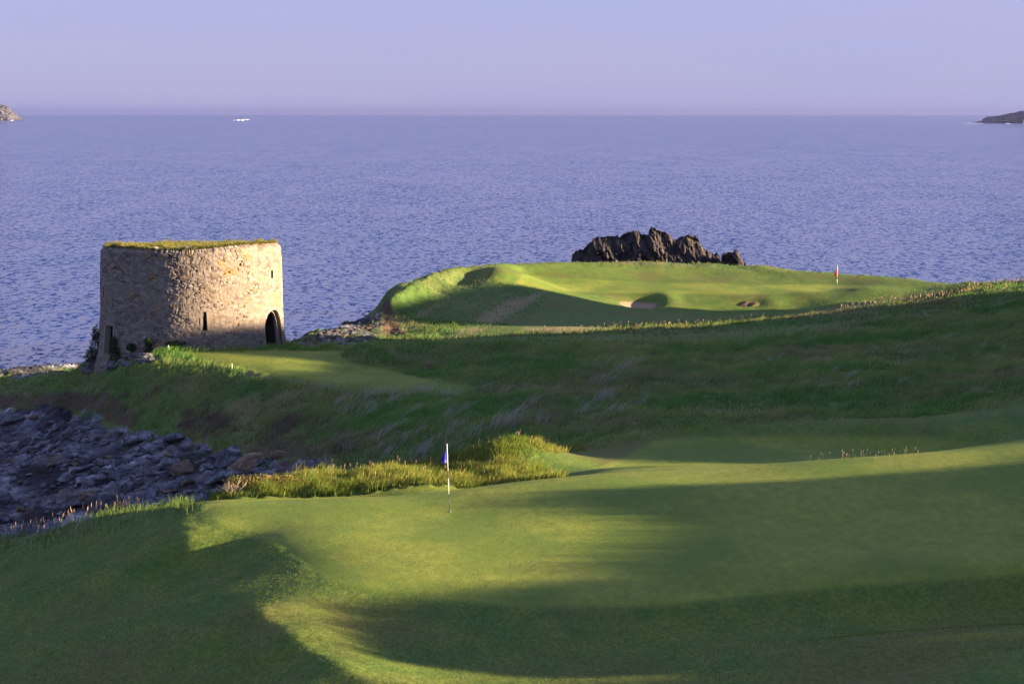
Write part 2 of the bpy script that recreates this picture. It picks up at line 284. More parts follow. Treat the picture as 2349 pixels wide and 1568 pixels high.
def obj(name, me, parent=None, loc=None):
    if isinstance(me, tuple):
        bm, mat, smooth = me; me = bpy.data.meshes.new(name); bm.to_mesh(me); bm.free()
        if smooth: me.polygons.foreach_set('use_smooth', np.ones(len(me.polygons), bool))
        me.materials.append(mat)
    o = bpy.data.objects.new(name, me); C.objects.link(o)
    if parent is not None: o.parent = parent
    if loc is not None: o.location = loc
    return o
def tag(o, label=None, cat=None, group=None, kind=None):
    if label: o['label'] = label
    if cat: o['category'] = cat
    if group: o['group'] = group
    if kind: o['kind'] = kind
    return o
def thing(name, label, cat, loc, group=None):
    o = bpy.data.objects.new(name, None); C.objects.link(o); o.location = loc; o.empty_display_size = .3
    return tag(o, label, cat, group)
def add_tube(bm, pts, rads, seg=8, cap=True):
    rings = []
    for i, p in enumerate(pts):
        p = Vector(p); a = Vector(pts[min(i+1, len(pts)-1)])-Vector(pts[max(i-1, 0)]); a.normalize()
        q = a.to_track_quat('Z', 'Y'); r = rads[i] if hasattr(rads, '__len__') else rads
        rings.append([bm.verts.new(p+q@Vector((r*math.cos(t*2*math.pi/seg), r*math.sin(t*2*math.pi/seg), 0))) for t in range(seg)])
    for a, b in zip(rings, rings[1:]):
        for t in range(seg): bm.faces.new((a[t], a[(t+1) % seg], b[(t+1) % seg], b[t]))
    if cap: bm.faces.new(rings[0][::-1]); bm.faces.new(rings[-1])

# ------------------------------------------------------------------ materials
class NT:
    def __init__(s, name):
        s.m = bpy.data.materials.new(name); s.m.use_nodes = True; s.t = s.m.node_tree; s.b = s.t.nodes['Principled BSDF']
        s.co = s.n('ShaderNodeNewGeometry').outputs['Position']
    def n(s, typ, **k):
        x = s.t.nodes.new(typ)
        for a, v in k.items(): setattr(x, a, v)
        return x
    def l(s, a, b): s.t.links.new(a, b)
    def noise(s, scale, detail=3, rough=.55, co=None, color=False, dist=0):
        x = s.n('ShaderNodeTexNoise'); x.inputs['Scale'].default_value = scale; x.inputs['Detail'].default_value = detail
        x.inputs['Roughness'].default_value = rough; x.inputs['Distortion'].default_value = dist; s.l(co or s.co, x.inputs['Vector'])
        return x.outputs['Color' if color else 'Fac']
    def map(s, scale=(1, 1, 1), rot=(0, 0, 0), co=None):
        x = s.n('ShaderNodeMapping'); x.inputs['Scale'].default_value = scale; x.inputs['Rotation'].default_value = rot
        s.l(co or s.co, x.inputs['Vector']); return x.outputs[0]
    def ramp(s, fac, stops):
        x = s.n('ShaderNodeValToRGB'); e = x.color_ramp.elements
        while len(e) < len(stops): e.new(.5)
        for el, (p, c) in zip(e, stops): el.position = p; el.color = (*c, 1) if len(c) == 3 else c
        s.l(fac, x.inputs[0]); return x.outputs[0]
    def mix(s, f, a, b, mode='MIX'):
        x = s.n('ShaderNodeMix', data_type='RGBA', blend_type=mode)
        for i, v in ((0, f), (6, a), (7, b)):
            if isinstance(v, (int, float)): x.inputs[i].default_value = v
            elif isinstance(v, tuple): x.inputs[i].default_value = (*v, 1)
            else: s.l(v, x.inputs[i])
        return x.outputs[2]
    def attr(s, name, out='Fac'):
        x = s.n('ShaderNodeAttribute'); x.attribute_name = name; return x.outputs[out]
    def math(s, op, a, b=0.0, clamp=False):
        x = s.n('ShaderNodeMath', operation=op); x.use_clamp = clamp
        for i, v in ((0, a), (1, b)):
            if isinstance(v, (int, float)): x.inputs[i].default_value = v
            else: s.l(v, x.inputs[i])
        return x.outputs[0]
    def bump(s, h, strength=1, dist=.02, normal=None):
        x = s.n('ShaderNodeBump'); x.inputs['Strength'].default_value = strength; x.inputs['Distance'].default_value = dist
        s.l(h, x.inputs['Height'])
        if normal: s.l(normal, x.inputs['Normal'])
        return x.outputs[0]
    def vmath(s, op, a, b=None, scale=None):
        x = s.n('ShaderNodeVectorMath', operation=op)
        for i, v in ((0, a), (1, b)):
            if v is None: continue
            if isinstance(v, tuple): x.inputs[i].default_value = v
            else: s.l(v, x.inputs[i])
        if scale is not None:
            if isinstance(scale, (int, float)): x.inputs['Scale'].default_value = scale
            else: s.l(scale, x.inputs['Scale'])
        return x.outputs[0]
    def fuzzy(s, amount, scale=60):
        """normals of upright leaf facets, random in direction, around the surface normal"""
        nz = s.noise(scale, 1, .5, color=True)
        r = s.vmath('SCALE', s.vmath('SUBTRACT', nz, (.5, .5, .5)), scale=amount)
        r = s.vmath('MULTIPLY', r, (1, 1, .3))
        return s.vmath('NORMALIZE', s.vmath('ADD', s.n('ShaderNodeNewGeometry').outputs['Normal'], r))
    def fin(s, col, rough=.8, normal=None, spec=.2):
        if isinstance(col, tuple): s.b.inputs['Base Color'].default_value = (*col, 1)
        else: s.l(col, s.b.inputs['Base Color'])
        if isinstance(rough, (int, float)): s.b.inputs['Roughness'].default_value = rough
        else: s.l(rough, s.b.inputs['Roughness'])
        s.b.inputs['Specular IOR Level'].default_value = spec
        if normal: s.l(normal, s.b.inputs['Normal'])
        return s.m
def simple(name, col, rough=.6, spec=.3, var=.15, scale=20):
    q = NT(name); c = q.mix(q.noise(scale, 3), tuple(v*(1-var) for v in col), tuple(min(1, v*(1+var)) for v in col))
    return q.fin(c, rough, None, spec)
def ground_material():
    q = NT('turf_and_rock')
    big = q.noise(.16, 4, .6, q.map((1, .55, 1))); mid = q.noise(1.1, 4, .65, q.map((1, .5, 1))); fine = q.noise(9, 3, .7, q.map((1, .45, 1))); vf = q.noise(42, 2, .7)
    green = q.mix(q.ramp(q.noise(.22, 4, .6, q.map((1, .6, 1))), [(.42, (0, 0, 0)), (.58, (1, 1, 1))]), (.135, .205, .027), (.25, .285, .043))
    green = q.mix(q.ramp(q.noise(3.5, 3, .7, q.map((1, .35, 1))), [(.3, (0, 0, 0)), (.7, (1, 1, 1))]), q.mix(.6, green, (.09, .14, .018)), green)
    green = q.mix(q.ramp(q.noise(16, 3, .75, q.map((1, .4, 1))), [(.38, (0, 0, 0)), (.62, (1, 1, 1))]), q.mix(.35, green, (.08, .12, .015)), green)
    semi = q.mix(q.ramp(mid, [(.35, (0, 0, 0)), (.65, (1, 1, 1))]), (.075, .145, .02), (.14, .19, .03))
    semi = q.mix(q.ramp(big, [(.48, (0, 0, 0)), (.64, (1, 1, 1))]), semi, (.135, .14, .032))
    semi = q.mix(q.ramp(fine, [(.42, (0, 0, 0)), (.6, (1, 1, 1))]), q.mix(.45, semi, (.03, .06, .01)), semi)
    rough = q.mix(q.ramp(big, [(.35, (0, 0, 0)), (.65, (1, 1, 1))]), (.075, .16, .03), (.16, .21, .055))
    rough = q.mix(q.ramp(fine, [(.4, (0, 0, 0)), (.65, (1, 1, 1))]), q.mix(.5, rough, (.02, .035, .008)), rough)
    rough = q.mix(q.ramp(q.noise(.11, 4, .65, q.map((1, .6, 1), (0, 0, .5))), [(.5, (0, 0, 0)), (.62, (1, 1, 1))]), rough, (.15, .135, .06))
    dryc = q.mix(fine, (.20, .16, .085), (.33, .26, .14))
    soil = q.mix(fine, (.05, .032, .02), (.12, .08, .05))
    rn = q.noise(.55, 8, .74, q.map((.6, 1.8, 1.6), (0, 0, .5)))
    rock = q.ramp(rn, [(.34, (.035, .035, .045)), (.45, (.09, .095, .12)), (.56, (.24, .245, .28)), (.67, (.55, .55, .60))])
    rock = q.mix(q.ramp(q.noise(.35, 3), [(.5, (0, 0, 0)), (.68, (1, 1, 1))]), rock, q.mix(.6, rock, (.15, .095, .06)))
    rock = q.mix(q.ramp(q.noise(.22, 4, .6), [(.44, (1, 1, 1)), (.53, (0, 0, 0))]), rock, q.mix(.78, rock, (.012, .010, .014)))
    sep = q.n('ShaderNodeSeparateXYZ'); q.l(q.co, sep.inputs[0])
    sand = q.mix(vf, (.27, .19, .13), (.38, .28, .19))
    jit = q.math('MULTIPLY', q.math('SUBTRACT', fine, .5), .8)
    sh = lambda a: q.ramp(q.math('ADD', q.attr(a), jit), [(.35, (0, 0, 0)), (.65, (1, 1, 1))])
    c = q.mix(sh('mown'), rough, semi); c = q.mix(q.attr('green'), c, green); c = q.mix(sh('dry'), c, dryc); c = q.mix(sh('soil'), c, soil)
    rk = sh('rock')
    moss = q.math('MULTIPLY', q.ramp(q.noise(.9, 5, .7), [(.52, (0, 0, 0)), (.58, (1, 1, 1))]), q.attr('veg'))
    rockc = q.mix(moss, rock, (.035, .06, .018))
    c = q.mix(rk, c, rockc); c = q.mix(q.attr('sand'), c, sand)
    b = q.bump(rn, .9, .35); b2 = q.bump(q.noise(7, 4, .7), .7, .08, b)
    fz = q.fuzzy(1.9, 55)
    nm = q.n('ShaderNodeMix', data_type='VECTOR')
    q.l(q.math('MAXIMUM', rk, q.attr('sand')), nm.inputs[0]); q.l(fz, nm.inputs[4]); q.l(b2, nm.inputs[5])
    return q.fin(c, .85, nm.outputs[1], .15)
MAT_GROUND = ground_material()

# ------------------------------------------------------------------ ground sheet
ys = [-6.0]
while ys[-1] < 345:
    t = ys[-1]; ys.append(t+(.8 if t < 48 else float(np.interp(t, [48, 60, 90, 110, 200, 290, 345], [.13, .13, .13, .16, .26, .35, 1.2]))))
ys = np.array(ys)
us = np.concatenate([np.linspace(-1.1, -.23, 90)[:-1], np.linspace(-.23, .23, 760), np.linspace(.23, 1.2, 150)[1:]])
UU, YY = np.meshgrid(us, ys); XX = UU*(YY+8)
ZB = base_z(XX, YY)
mk, VX, VY = masks(XX, YY, ZB)
ZZ = add_detail(XX, YY, ZB, mk)
veg = np.clip(sstep(4.6, 5.6, ZZ)+.15, 0, 1)*(VX > 250)
nr, nc = XX.shape
idx = np.arange(nr*nc).reshape(nr, nc)
quads = np.stack([idx[:-1, :-1], idx[:-1, 1:], idx[1:, 1:], idx[1:, :-1]], -1).reshape(-1, 4)
verts = np.stack([XX, YY, ZZ], -1).reshape(-1, 3)
# vertex normals of the whole sheet, so that the regions join without a seam
gy, gx = np.gradient(verts.reshape(nr, nc, 3), axis=(0, 1)); nn = np.cross(gx, gy).reshape(-1, 3); nn /= np.linalg.norm(nn, axis=1)[:, None]
am = {k: v.ravel() for k, v in mk.items()}; am['veg'] = veg.ravel()
fm = lambda a: a.ravel()[quads].mean(1)
fg, fr, fs = fm(mk['green']), fm(mk['rock']), fm(mk['sand']); fy = fm(YY)
region = np.zeros(len(quads), int)
region[fr > .5] = 5; region[(fr > .5) & (fy > 186) ] = 6
region[(fg > .5) & (fy < 92)] = 1; region[(fg > .5) & (fy > 92) & (fy < 125)] = 2; region[(fg > .5) & (fy > 125) & (fy < 180)] = 3; region[(fg > .5) & (fy > 200)] = 4
region[fs > .5] = 7
names = {0: ('ground', 'grass slopes and rough of the links course'), 1: ('putting_green', 'near putting green around the blue flag'), 2: ('putting_green', 'second putting green in the hollow behind the near one'),
         3: ('tee_ground', 'mown level turf in front of the stone tower'), 4: ('putting_green', 'far putting green with the red flag on the headland'), 5: ('rocky_shore', 'dark broken rock shore of the cove'),
         6: ('rocky_shore', 'rock reef and coast beyond the tower'), 7: ('bunker_sand', 'pale sand of the headland bunkers')}
for r, (nm_, lb) in names.items():
    q_ = quads[region == r]
    if not len(q_): continue
    used, inv = np.unique(q_, return_inverse=True)
    me = mesh_np(nm_, verts[used], inv.reshape(-1, 4), MAT_GROUND, True, {k: v[used] for k, v in am.items()})
    me.normals_split_custom_set_from_vertices(nn[used].tolist())
    tag(obj(nm_, me), lb, None, None, 'structure')
def ground_z(x, y):
    """height of the finished sheet by bilinear lookup"""
    x = np.atleast_1d(np.asarray(x, float)); y = np.atleast_1d(np.asarray(y, float))
    j = np.clip(np.searchsorted(ys, y)-1, 0, nr-2); fy_ = (y-ys[j])/(ys[j+1]-ys[j]); u = x/(y+8)
    i = np.clip(np.searchsorted(us, u)-1, 0, nc-2); fx_ = (u-us[i])/(us[i+1]-us[i])
    return (ZZ[j, i]*(1-fx_)+ZZ[j, i+1]*fx_)*(1-fy_)+(ZZ[j+1, i]*(1-fx_)+ZZ[j+1, i+1]*fx_)*fy_
def gz(x, y): return float(ground_z(x, y)[0])

# ------------------------------------------------------------------ sea
def sea_material():
    q = NT('sea_water')
    def layer(sc, det, amp, rot, sx_):
        nz_ = q.noise(1.0, det, .68, q.map((sx_, sc, 1), (0, 0, rot)), color=True, dist=.3)
        return q.vmath('SCALE', q.vmath('SUBTRACT', nz_, (.5, .5, .5)), scale=amp)
    n_ = q.vmath('ADD', layer(.5, 7, 3.2, .06, 1.35), layer(.13, 4, .5, -.04, .4))
    n_ = q.vmath('ADD', n_, layer(.012, 4, .3, .03, .04))
    n_ = q.vmath('MULTIPLY', n_, (.55, 1, 0))
    n_ = q.vmath('NORMALIZE', q.vmath('ADD', n_, (0, 0, 1)))
    q.b.inputs['IOR'].default_value = 1.33
    return q.fin((.010, .028, .15), .1, n_, .5)
MAT_SEA = sea_material()
rs = np.concatenate([np.linspace(60, 600, 60), np.geomspace(620, 27000, 90)])
ths = np.linspace(-.9, .9, 181)
R_, T_ = np.meshgrid(rs, ths, indexing='ij')
sv = np.stack([R_*np.tan(T_)*.8, R_, np.zeros_like(R_)], -1).reshape(-1, 3)
si = np.arange(R_.size).reshape(R_.shape); sq = np.stack([si[:-1, :-1], si[:-1, 1:], si[1:, 1:], si[1:, :-1]], -1).reshape(-1, 4)
tag(obj('sea', mesh_np('sea', sv, sq, MAT_SEA)), 'blue rippled sea reaching to the horizon', None, None, 'structure')
#REST
# ------------------------------------------------------------------ stone tower
def stone_material():
    q = NT('rubble_stone')
    cid = q.attr('stone'); jo = q.attr('joint')
    c = q.ramp(cid, [(0, (.13, .105, .095)), (.25, (.215, .178, .15)), (.6, (.25, .207, .17)), (.85, (.29, .255, .23)), (1, (.17, .145, .14))])
    c = q.mix(q.ramp(q.noise(3.0, 4, .65), [(.3, (0, 0, 0)), (.7, (1, 1, 1))]), q.mix(.35, c, (.10, .085, .07)), c)
    lich = q.ramp(q.noise(.9, 5, .7), [(.56, (0, 0, 0)), (.63, (1, 1, 1))])
    c = q.mix(q.math('MULTIPLY', lich, .75), c, (.33, .19, .06))
    wh = q.ramp(q.noise(2.4, 4, .7, dist=.5), [(.64, (0, 0, 0)), (.70, (1, 1, 1))])
    c = q.mix(q.math('MULTIPLY', wh, .5), c, (.45, .42, .36))
    mort = q.mix(q.noise(14, 2), (.13, .105, .09), (.20, .168, .145))
    c = q.mix(jo, c, q.mix(q.attr('void'), mort, (.03, .025, .02)))
    b = q.bump(q.noise(16, 4, .7), .8, .04)
    return q.fin(c, .92, b, .1)
MAT_STONE = stone_material()
MAT_DRESSED = simple('dressed_stone', (.24, .21, .18), .9, .1, .2, 8)
TR = 168.0; TX = (438-CX)/F0*TR; TB = 6.6
MAT_SHADESTONE = simple('shade_dark_stone', (.022, .020, .022), .9, .1, .3, 5)  # stone colour darkened to stand for the shade inside the doorway
tower = thing('stone_tower', 'round ruined stone tower with grass growing on its top, standing by the sea', 'tower', (TX, TR, TB))
TA0 = math.atan2(-TR, -TX)                       # direction from the tower to the viewer
def twall(th, z):                                # th: degrees to the right of the viewer's side
    return TA0+np.radians(th), np.interp(z, [6, 7, 8.8, 10.2, 12, 15.8], [6.65, 6.45, 6.16, 6.03, 5.97, 5.86])
def tpt(th, z, dr=0.0):
    a, r = twall(th, z); return ((r+dr)*np.cos(a), (r+dr)*np.sin(a), z-TB)
def toptop(th):
    th = (th+180) % 360-180
    return np.interp(th, [-180, -120, -80, -45, -22, -8, 8, 22, 40, 80, 120, 180], [15.0, 15.1, 15.33, 15.4, 15.36, 15.33, 15.36, 15.5, 15.6, 15.5, 15.2, 15.0])+.05*vnoise(th*.3, th*0, 3)+.05*vnoise(th*1.2, th*0, 8)
NTH, NZ = 1080, 200
th = np.linspace(-180, 180, NTH, endpoint=False)
TH, S = np.meshgrid(th, np.linspace(0, 1, NZ)); ZT = TB+(toptop(TH)-TB)*S
arc = TH*math.radians(6.0)
wx, wy = arc/.44+.22*vnoise(arc*1.4, ZT*1.4, 3), ZT/.185+.35*vnoise(arc*.9, ZT*1.3, 5)
def per(f): return f
f1, f2, cid = worley(wx, wy, 71, .95)
joint = 1-sstep(.02, .14, f2-f1)
void = sstep(.02, .5, fbm(arc*.7, ZT*.9, 4, 44)+.12)*sstep(.1, .6, vnoise(arc*3.1, ZT*3.3, 17)+.35)
low = sstep(.15, .5, fbm(arc*.35, ZT*.4, 3, 91)+np.interp(ZT, [8, 11.5, 13.5, 15.5], [.35, .3, -.05, -.3]))   # rendered, smoother patches
disp = .022*(cid-.4)*(1-joint)*(1-.6*low)-joint*(.025+.12*void)*(1-.5*low)+.02*fbm(arc*1.8, ZT*1.8, 4, 33)+.10*fbm(arc*.25, ZT*.25, 2, 37)*.6
disp += 0.008*vnoise(arc*9, ZT*9, 66)+.014*vnoise(arc*5, ZT*5, 67)
OPEN = []
def arch(th0, z0, w, zs, z1, w2=None):
    """outline of a pointed opening as (arc metres from th0, z)"""
    w2 = w2 or w; pts = [(-w, z0), (-w2, zs)]
    for t in np.linspace(.15, .85, 6): pts.append((-w2*(1-t**1.6), zs+(z1-zs)*math.sin(t*math.pi/2)**.9))
    pts.append((0, z1)); pts += [(-x, z) for x, z in pts[-2::-1]]
    return th0, pts
OPEN.append(('doorway', arch(61, 8.3, 1.12, 10.15, 11.28), .34, 'tall pointed doorway arch, dark inside'))
OPEN.append(('slit_window', (7.8, [(-.17, 10.2), (-.10, 11.42), (.10, 11.42), (.17, 10.2)]), 0, 'narrow tapering slit window in a pale plastered surround'))
OPEN.append(('window', (60.5, [(-.16, 13.3), (-.16, 13.85), (.16, 13.85), (.16, 13.3)]), 0, 'small square-framed window high on the wall'))
OPEN.append(('slit_window', (-71, [(-.14, 12.1), (-.14, 12.8), (.14, 12.8), (.14, 12.1)]), 0, 'plain slit window on the shaded side'))
OPEN.append(('doorway', (-61, [(-.5, 8.5), (-.5, 10.35), (.5, 10.35), (.5, 8.5)]), 0, 'low square doorway half hidden by ivy'))
OPEN.append(('drain_opening', (-43, [(-.42, 8.05), (-.42, 8.5), (.42, 8.5), (.42, 8.05)]), 0, 'low dark opening at the foot of the wall'))
def inpoly(px, py, poly):
    ins = np.zeros(px.shape, bool)
    for i in range(len(poly)):
        x0, y0 = poly[i-1]; x1, y1 = poly[i]
        ins ^= ((y0 > py) != (y1 > py)) & (px < (x1-x0)*(py-y0)/((y1-y0) if y1 != y0 else 1e-9)+x0)
    return ins
hole = np.zeros(TH.shape, bool)
for _, (t0, poly), _, _ in OPEN:
    ua = ((TH-t0+180) % 360-180)*math.radians(6.0)
    hole |= inpoly(ua, ZT, poly)
    d = np.full(TH.shape, 9.)
    for i in range(len(poly)):
        x0, y0 = poly[i-1]; x1, y1 = poly[i]; ex, ey = x1-x0, y1-y0
        t = np.clip(((ua-x0)*ex+(ZT-y0)*ey)/(ex*ex+ey*ey+1e-9), 0, 1); d = np.minimum(d, np.hypot(ua-x0-t*ex, ZT-y0-t*ey))
    disp *= sstep(0, .15, d)
# smooth plaster round the front slit
ua = (TH-7.8)*math.radians(6.0); pl = sstep(1.1, .95, np.hypot(ua/.47, (ZT-10.95)/.68)); disp = disp*(1-pl)+pl*.02; joint *= 1-pl; cid = cid*(1-pl)+.45*pl
a_, r_ = twall(TH, ZT); rr = r_+disp-.22*sstep(.35, 0, toptop(TH)-ZT)**2
tv = np.stack([rr*np.cos(a_), rr*np.sin(a_), ZT-TB], -1).reshape(-1, 3)
ti = np.arange(TH.size).reshape(TH.shape); tj = np.roll(ti, -1, 1); hj = np.roll(hole, -1, 1)
ok = ~(hole[:-1] & hole[1:] & hj[:-1] & hj[1:])
tq = np.stack([ti[:-1], tj[:-1], tj[1:], ti[1:]], -1)[ok]
obj('wall', mesh_np('tower_wall', tv, tq, MAT_STONE, True, {'stone': cid.ravel(), 'joint': joint.ravel(), 'void': void.ravel()}), tower)
for nm_, (t0, poly), step, lab in OPEN:
    bm = bmesh.new(); rings = []
    def ring(scale, dr):
        cz = poly[0][1]; out = []
        for x, z in poly:
            s_ = x*scale; zz = z if scale == 1 else cz+(z-cz)*(1-(1-scale)*.6)
            p = tpt(t0+math.degrees(s_/6.0), zz, dr); out.append(bm.verts.new([float(v) for v in p]))
        return out
    prof = [(1.0, .05), (1.0, -.22), (.93, -.225), (.93, -.40)] if step else [(1.0, .04), (.98, -.35)]
    fr = []
    lip = ring(1.0, .05) if False else None
    rs_ = [ring(*p_) for p_ in prof]
    for a, b in zip(rs_, rs_[1:]):
        for i in range(len(a)-1): bm.faces.new((a[i], a[i+1], b[i+1], b[i]))
    if not step:
        for a, b in zip(rs_, rs_[1:]): bm.faces.new((a[-1], a[0], b[0], b[-1]))
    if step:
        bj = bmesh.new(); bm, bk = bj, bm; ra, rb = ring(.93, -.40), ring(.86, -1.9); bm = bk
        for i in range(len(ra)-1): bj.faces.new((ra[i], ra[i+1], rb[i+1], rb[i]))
        jamb = (bj, MAT_SHADESTONE, False)
    else: jamb = None
    # dressed stones around the edge
    n_ = len(poly)
    W_ = .16 if nm_ != 'doorway' else .2
    if lab.startswith('small square'): W_ = .22
    cx_ = 0; czm = (min(z for _, z in poly)+max(z for _, z in poly))/2
    if nm_ != 'drain_opening':
        for i in range(n_-1):
            (x0, z0), (x1, z1) = poly[i], poly[i+1]
            k = max(1, int(math.hypot(x1-x0, z1-z0)/.38))
            for t in range(k):
                pa = (x0+(x1-x0)*t/k, z0+(z1-z0)*t/k); pb = (x0+(x1-x0)*(t+1)/k, z0+(z1-z0)*(t+1)/k)
                w_ = W_*random.uniform(.8, 1.25); o_ = random.uniform(.02, .05)
                nx, nz_ = -(pb[1]-pa[1]), (pb[0]-pa[0]); L = math.hypot(nx, nz_)+1e-6; nx, nz_ = nx/L, nz_/L
                if (pa[0]+nx)**2+(pa[1]+nz_-czm)**2 < (pa[0]-nx)**2+(pa[1]-nz_-czm)**2: nx, nz_ = -nx, -nz_
                g_ = .012; dx, dz = (pb[0]-pa[0]), (pb[1]-pa[1])
                q_ = [(pa[0]+dx*g_, pa[1]+dz*g_), (pb[0]-dx*g_, pb[1]-dz*g_), (pb[0]+nx*w_, pb[1]+nz_*w_), (pa[0]+nx*w_, pa[1]+nz_*w_)]
                fo = [bm.verts.new([float(v) for v in tpt(t0+math.degrees(x/6.0), z, o_)]) for x, z in q_]
                bo = [bm.verts.new([float(v) for v in tpt(t0+math.degrees(x/6.0), z, -.12)]) for x, z in q_]
                bm.faces.new(fo)
                for e_ in range(4): bm.faces.new((fo[e_], fo[(e_+1) % 4], bo[(e_+1) % 4], bo[e_]))
    bmesh.ops.recalc_face_normals(bm, faces=bm.faces)
    o = obj(nm_, (bm, MAT_DRESSED, False), tower); o['label'] = lab
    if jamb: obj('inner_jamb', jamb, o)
# roof slab inside and the turf growing over it
NR = 60
RHO, TT = np.meshgrid(np.linspace(0, 1, NR), np.linspace(-180, 180, 361)[:-1], indexing='ij')
edge = toptop(TT); hang = .10*np.abs(fbm(TT*.12, TT*0, 3, 61))+.16*sstep(.05, .5, vnoise(TT*.25, TT*0, 63))
hang *= np.where(((TT > 18) & (TT < 100)), .35, 1.0)
mid = 15.12+.10*fbm(RHO*5*np.cos(np.radians(TT)), RHO*5*np.sin(np.radians(TT)), 3, 64)
zz = mid*(1-sstep(.5, .93, RHO))+(edge+.09-.13*sstep(.88, .97, RHO))*sstep(.5, .93, RHO); zz = np.where(RHO > .97, edge-.04-hang*((RHO-.97)/.03), zz)
rr = np.where(RHO > .97, 5.58+.12*(RHO-.97)/.03, RHO/.97*5.58)
al = TA0+np.radians(TT)
cv = np.stack([rr*np.cos(al), rr*np.sin(al), zz-TB], -1).reshape(-1, 3)
ci = np.arange(RHO.size).reshape(RHO.shape); cj = np.roll(ci, -1, 1)
cq = np.stack([ci[:-1], ci[1:], cj[1:], cj[:-1]], -1).reshape(-1, 4)
q = NT('tower_turf'); c = q.mix(q.ramp(q.noise(2.2, 4, .7), [(.35, (0, 0, 0)), (.65, (1, 1, 1))]), (.08, .11, .025), (.18, .16, .05)); MAT_TTURF = q.fin(c, .9, q.fuzzy(1.6, 40), .1)
cap = obj('turf_cap', mesh_np('turf_cap', cv, cq, MAT_TTURF), tower)

MAT_CAPSTONE = simple('pale_cap_stone', (.34, .31, .27), .9, .1, .3, 6)
for th_, s_ in ((-3, .42), (2.5, .3), (-24, .3), (-9, .22)):
    r_c = random.Random(int(th_*10)+500); bm = bmesh.new()
    for _ in range(14):
        v = Vector((r_c.gauss(0, 1), r_c.gauss(0, 1), r_c.gauss(0, 1))).normalized(); bm.verts.new((v.x*s_*.7, v.y*s_*.5, v.z*s_*.4))
    bmesh.ops.convex_hull(bm, input=bm.verts); p_ = tpt(th_, float(toptop(np.array(th_)))+.06, -.45)
    obj('loose_stone', (bm, MAT_CAPSTONE, False), tower, [float(v) for v in p_])
# ------------------------------------------------------------------ grass blades
def blade_material(name):
    q = NT(name); col = q.attr('tone', 'Color'); q.l(col, q.b.inputs['Base Color']); q.b.inputs['Roughness'].default_value = .75; q.b.inputs['Specular IOR Level'].default_value = .15
    tr = q.n('ShaderNodeBsdfTranslucent'); q.l(col, tr.inputs[0]); mx = q.n('ShaderNodeMixShader'); mx.inputs[0].default_value = .35
    q.l(q.b.outputs[0], mx.inputs[1]); q.l(tr.outputs[0], mx.inputs[2]); out = q.t.nodes['Material Output']; q.l(mx.outputs[0], out.inputs[0])
    return q.m
MAT_BLADE = blade_material('grass_blades')
def make_blades(x, y, z, h, w, lean, cbase, ctip, head=None, origin=(0, 0, 0)):
    """curved three-point blades: 5 verts, 3 triangles. lean (n,2) in metres at the tip"""
    n = len(x); yaw = rng.uniform(0, np.pi, n)
    # faces turned mostly across the line of sight, as seen blades are
    dx, dy = np.cos(yaw)*w/2, np.sin(yaw)*w/2
    V = np.zeros((n, 5, 3)); o = np.array(origin)
    base = np.stack([x, y, z-.04], -1)-o; mid_ = base+np.stack([lean[:, 0]*.35, lean[:, 1]*.35, h*.58], -1); tip = base+np.stack([lean[:, 0], lean[:, 1], h], -1)
    s_ = np.stack([dx, dy, dx*0], -1)
    k = 1.0 if head is None else head
    V[:, 0] = base-s_; V[:, 1] = base+s_; V[:, 2] = mid_+s_*.85*k; V[:, 3] = mid_-s_*.85*k; V[:, 4] = tip
    Fq = np.array([[0, 1, 2], [0, 2, 3], [3, 2, 4]]); F = (np.arange(n)[:, None, None]*5+Fq[None]).reshape(-1, 3)
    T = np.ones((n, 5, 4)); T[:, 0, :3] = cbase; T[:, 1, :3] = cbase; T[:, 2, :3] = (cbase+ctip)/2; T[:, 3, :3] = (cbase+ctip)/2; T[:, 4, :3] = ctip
    return V.reshape(-1, 3), F, T.reshape(-1, 4)
def join(parts):
    vs, fs, ts, k = [], [], [], 0
    for v, f, t in parts: vs.append(v); fs.append(f+k); ts.append(t); k += len(v)
    return np.concatenate(vs), np.concatenate(fs), np.concatenate(ts)
def lookup(field, x, y):
    j = np.clip(np.searchsorted(ys, y)-1, 0, nr-1); i = np.clip(np.searchsorted(us, x/(y+8))-1, 0, nc-1); return field[j, i]
def scatter(n, y0, y1, dens, ureach=.24):
    """n candidates uniform in area between two distances, kept with probability dens(x, y, px, py, masks)"""
    y = np.sqrt(rng.uniform(y0*y0, y1*y1, n)); x = rng.uniform(-ureach, ureach, n)*y
    z = ground_z(x, y); vx, vy = proj(x, y, z); m_ = {k: lookup(v, x, y) for k, v in mk.items()}
    p = dens(x, y, vx, vy, m_, z); k = rng.uniform(0, 1, n) < p
    return x[k], y[k], z[k], vx[k], vy[k]
def tones(n, a, b, x=None, y=None, sc=.25, seed=3):
    t = rng.uniform(0, 1, n) if x is None else np.clip(.45+.8*fbm(x*sc, y*sc*.6, 3, seed)+.6*fbm(x*.06, y*.045, 2, seed+9)+.45*vnoise(x*1.1, y*.7, seed+4)+rng.normal(0, .25, n), 0, 1)
    return np.array(a)[None]*(1-t[:, None])+np.array(b)[None]*t[:, None]
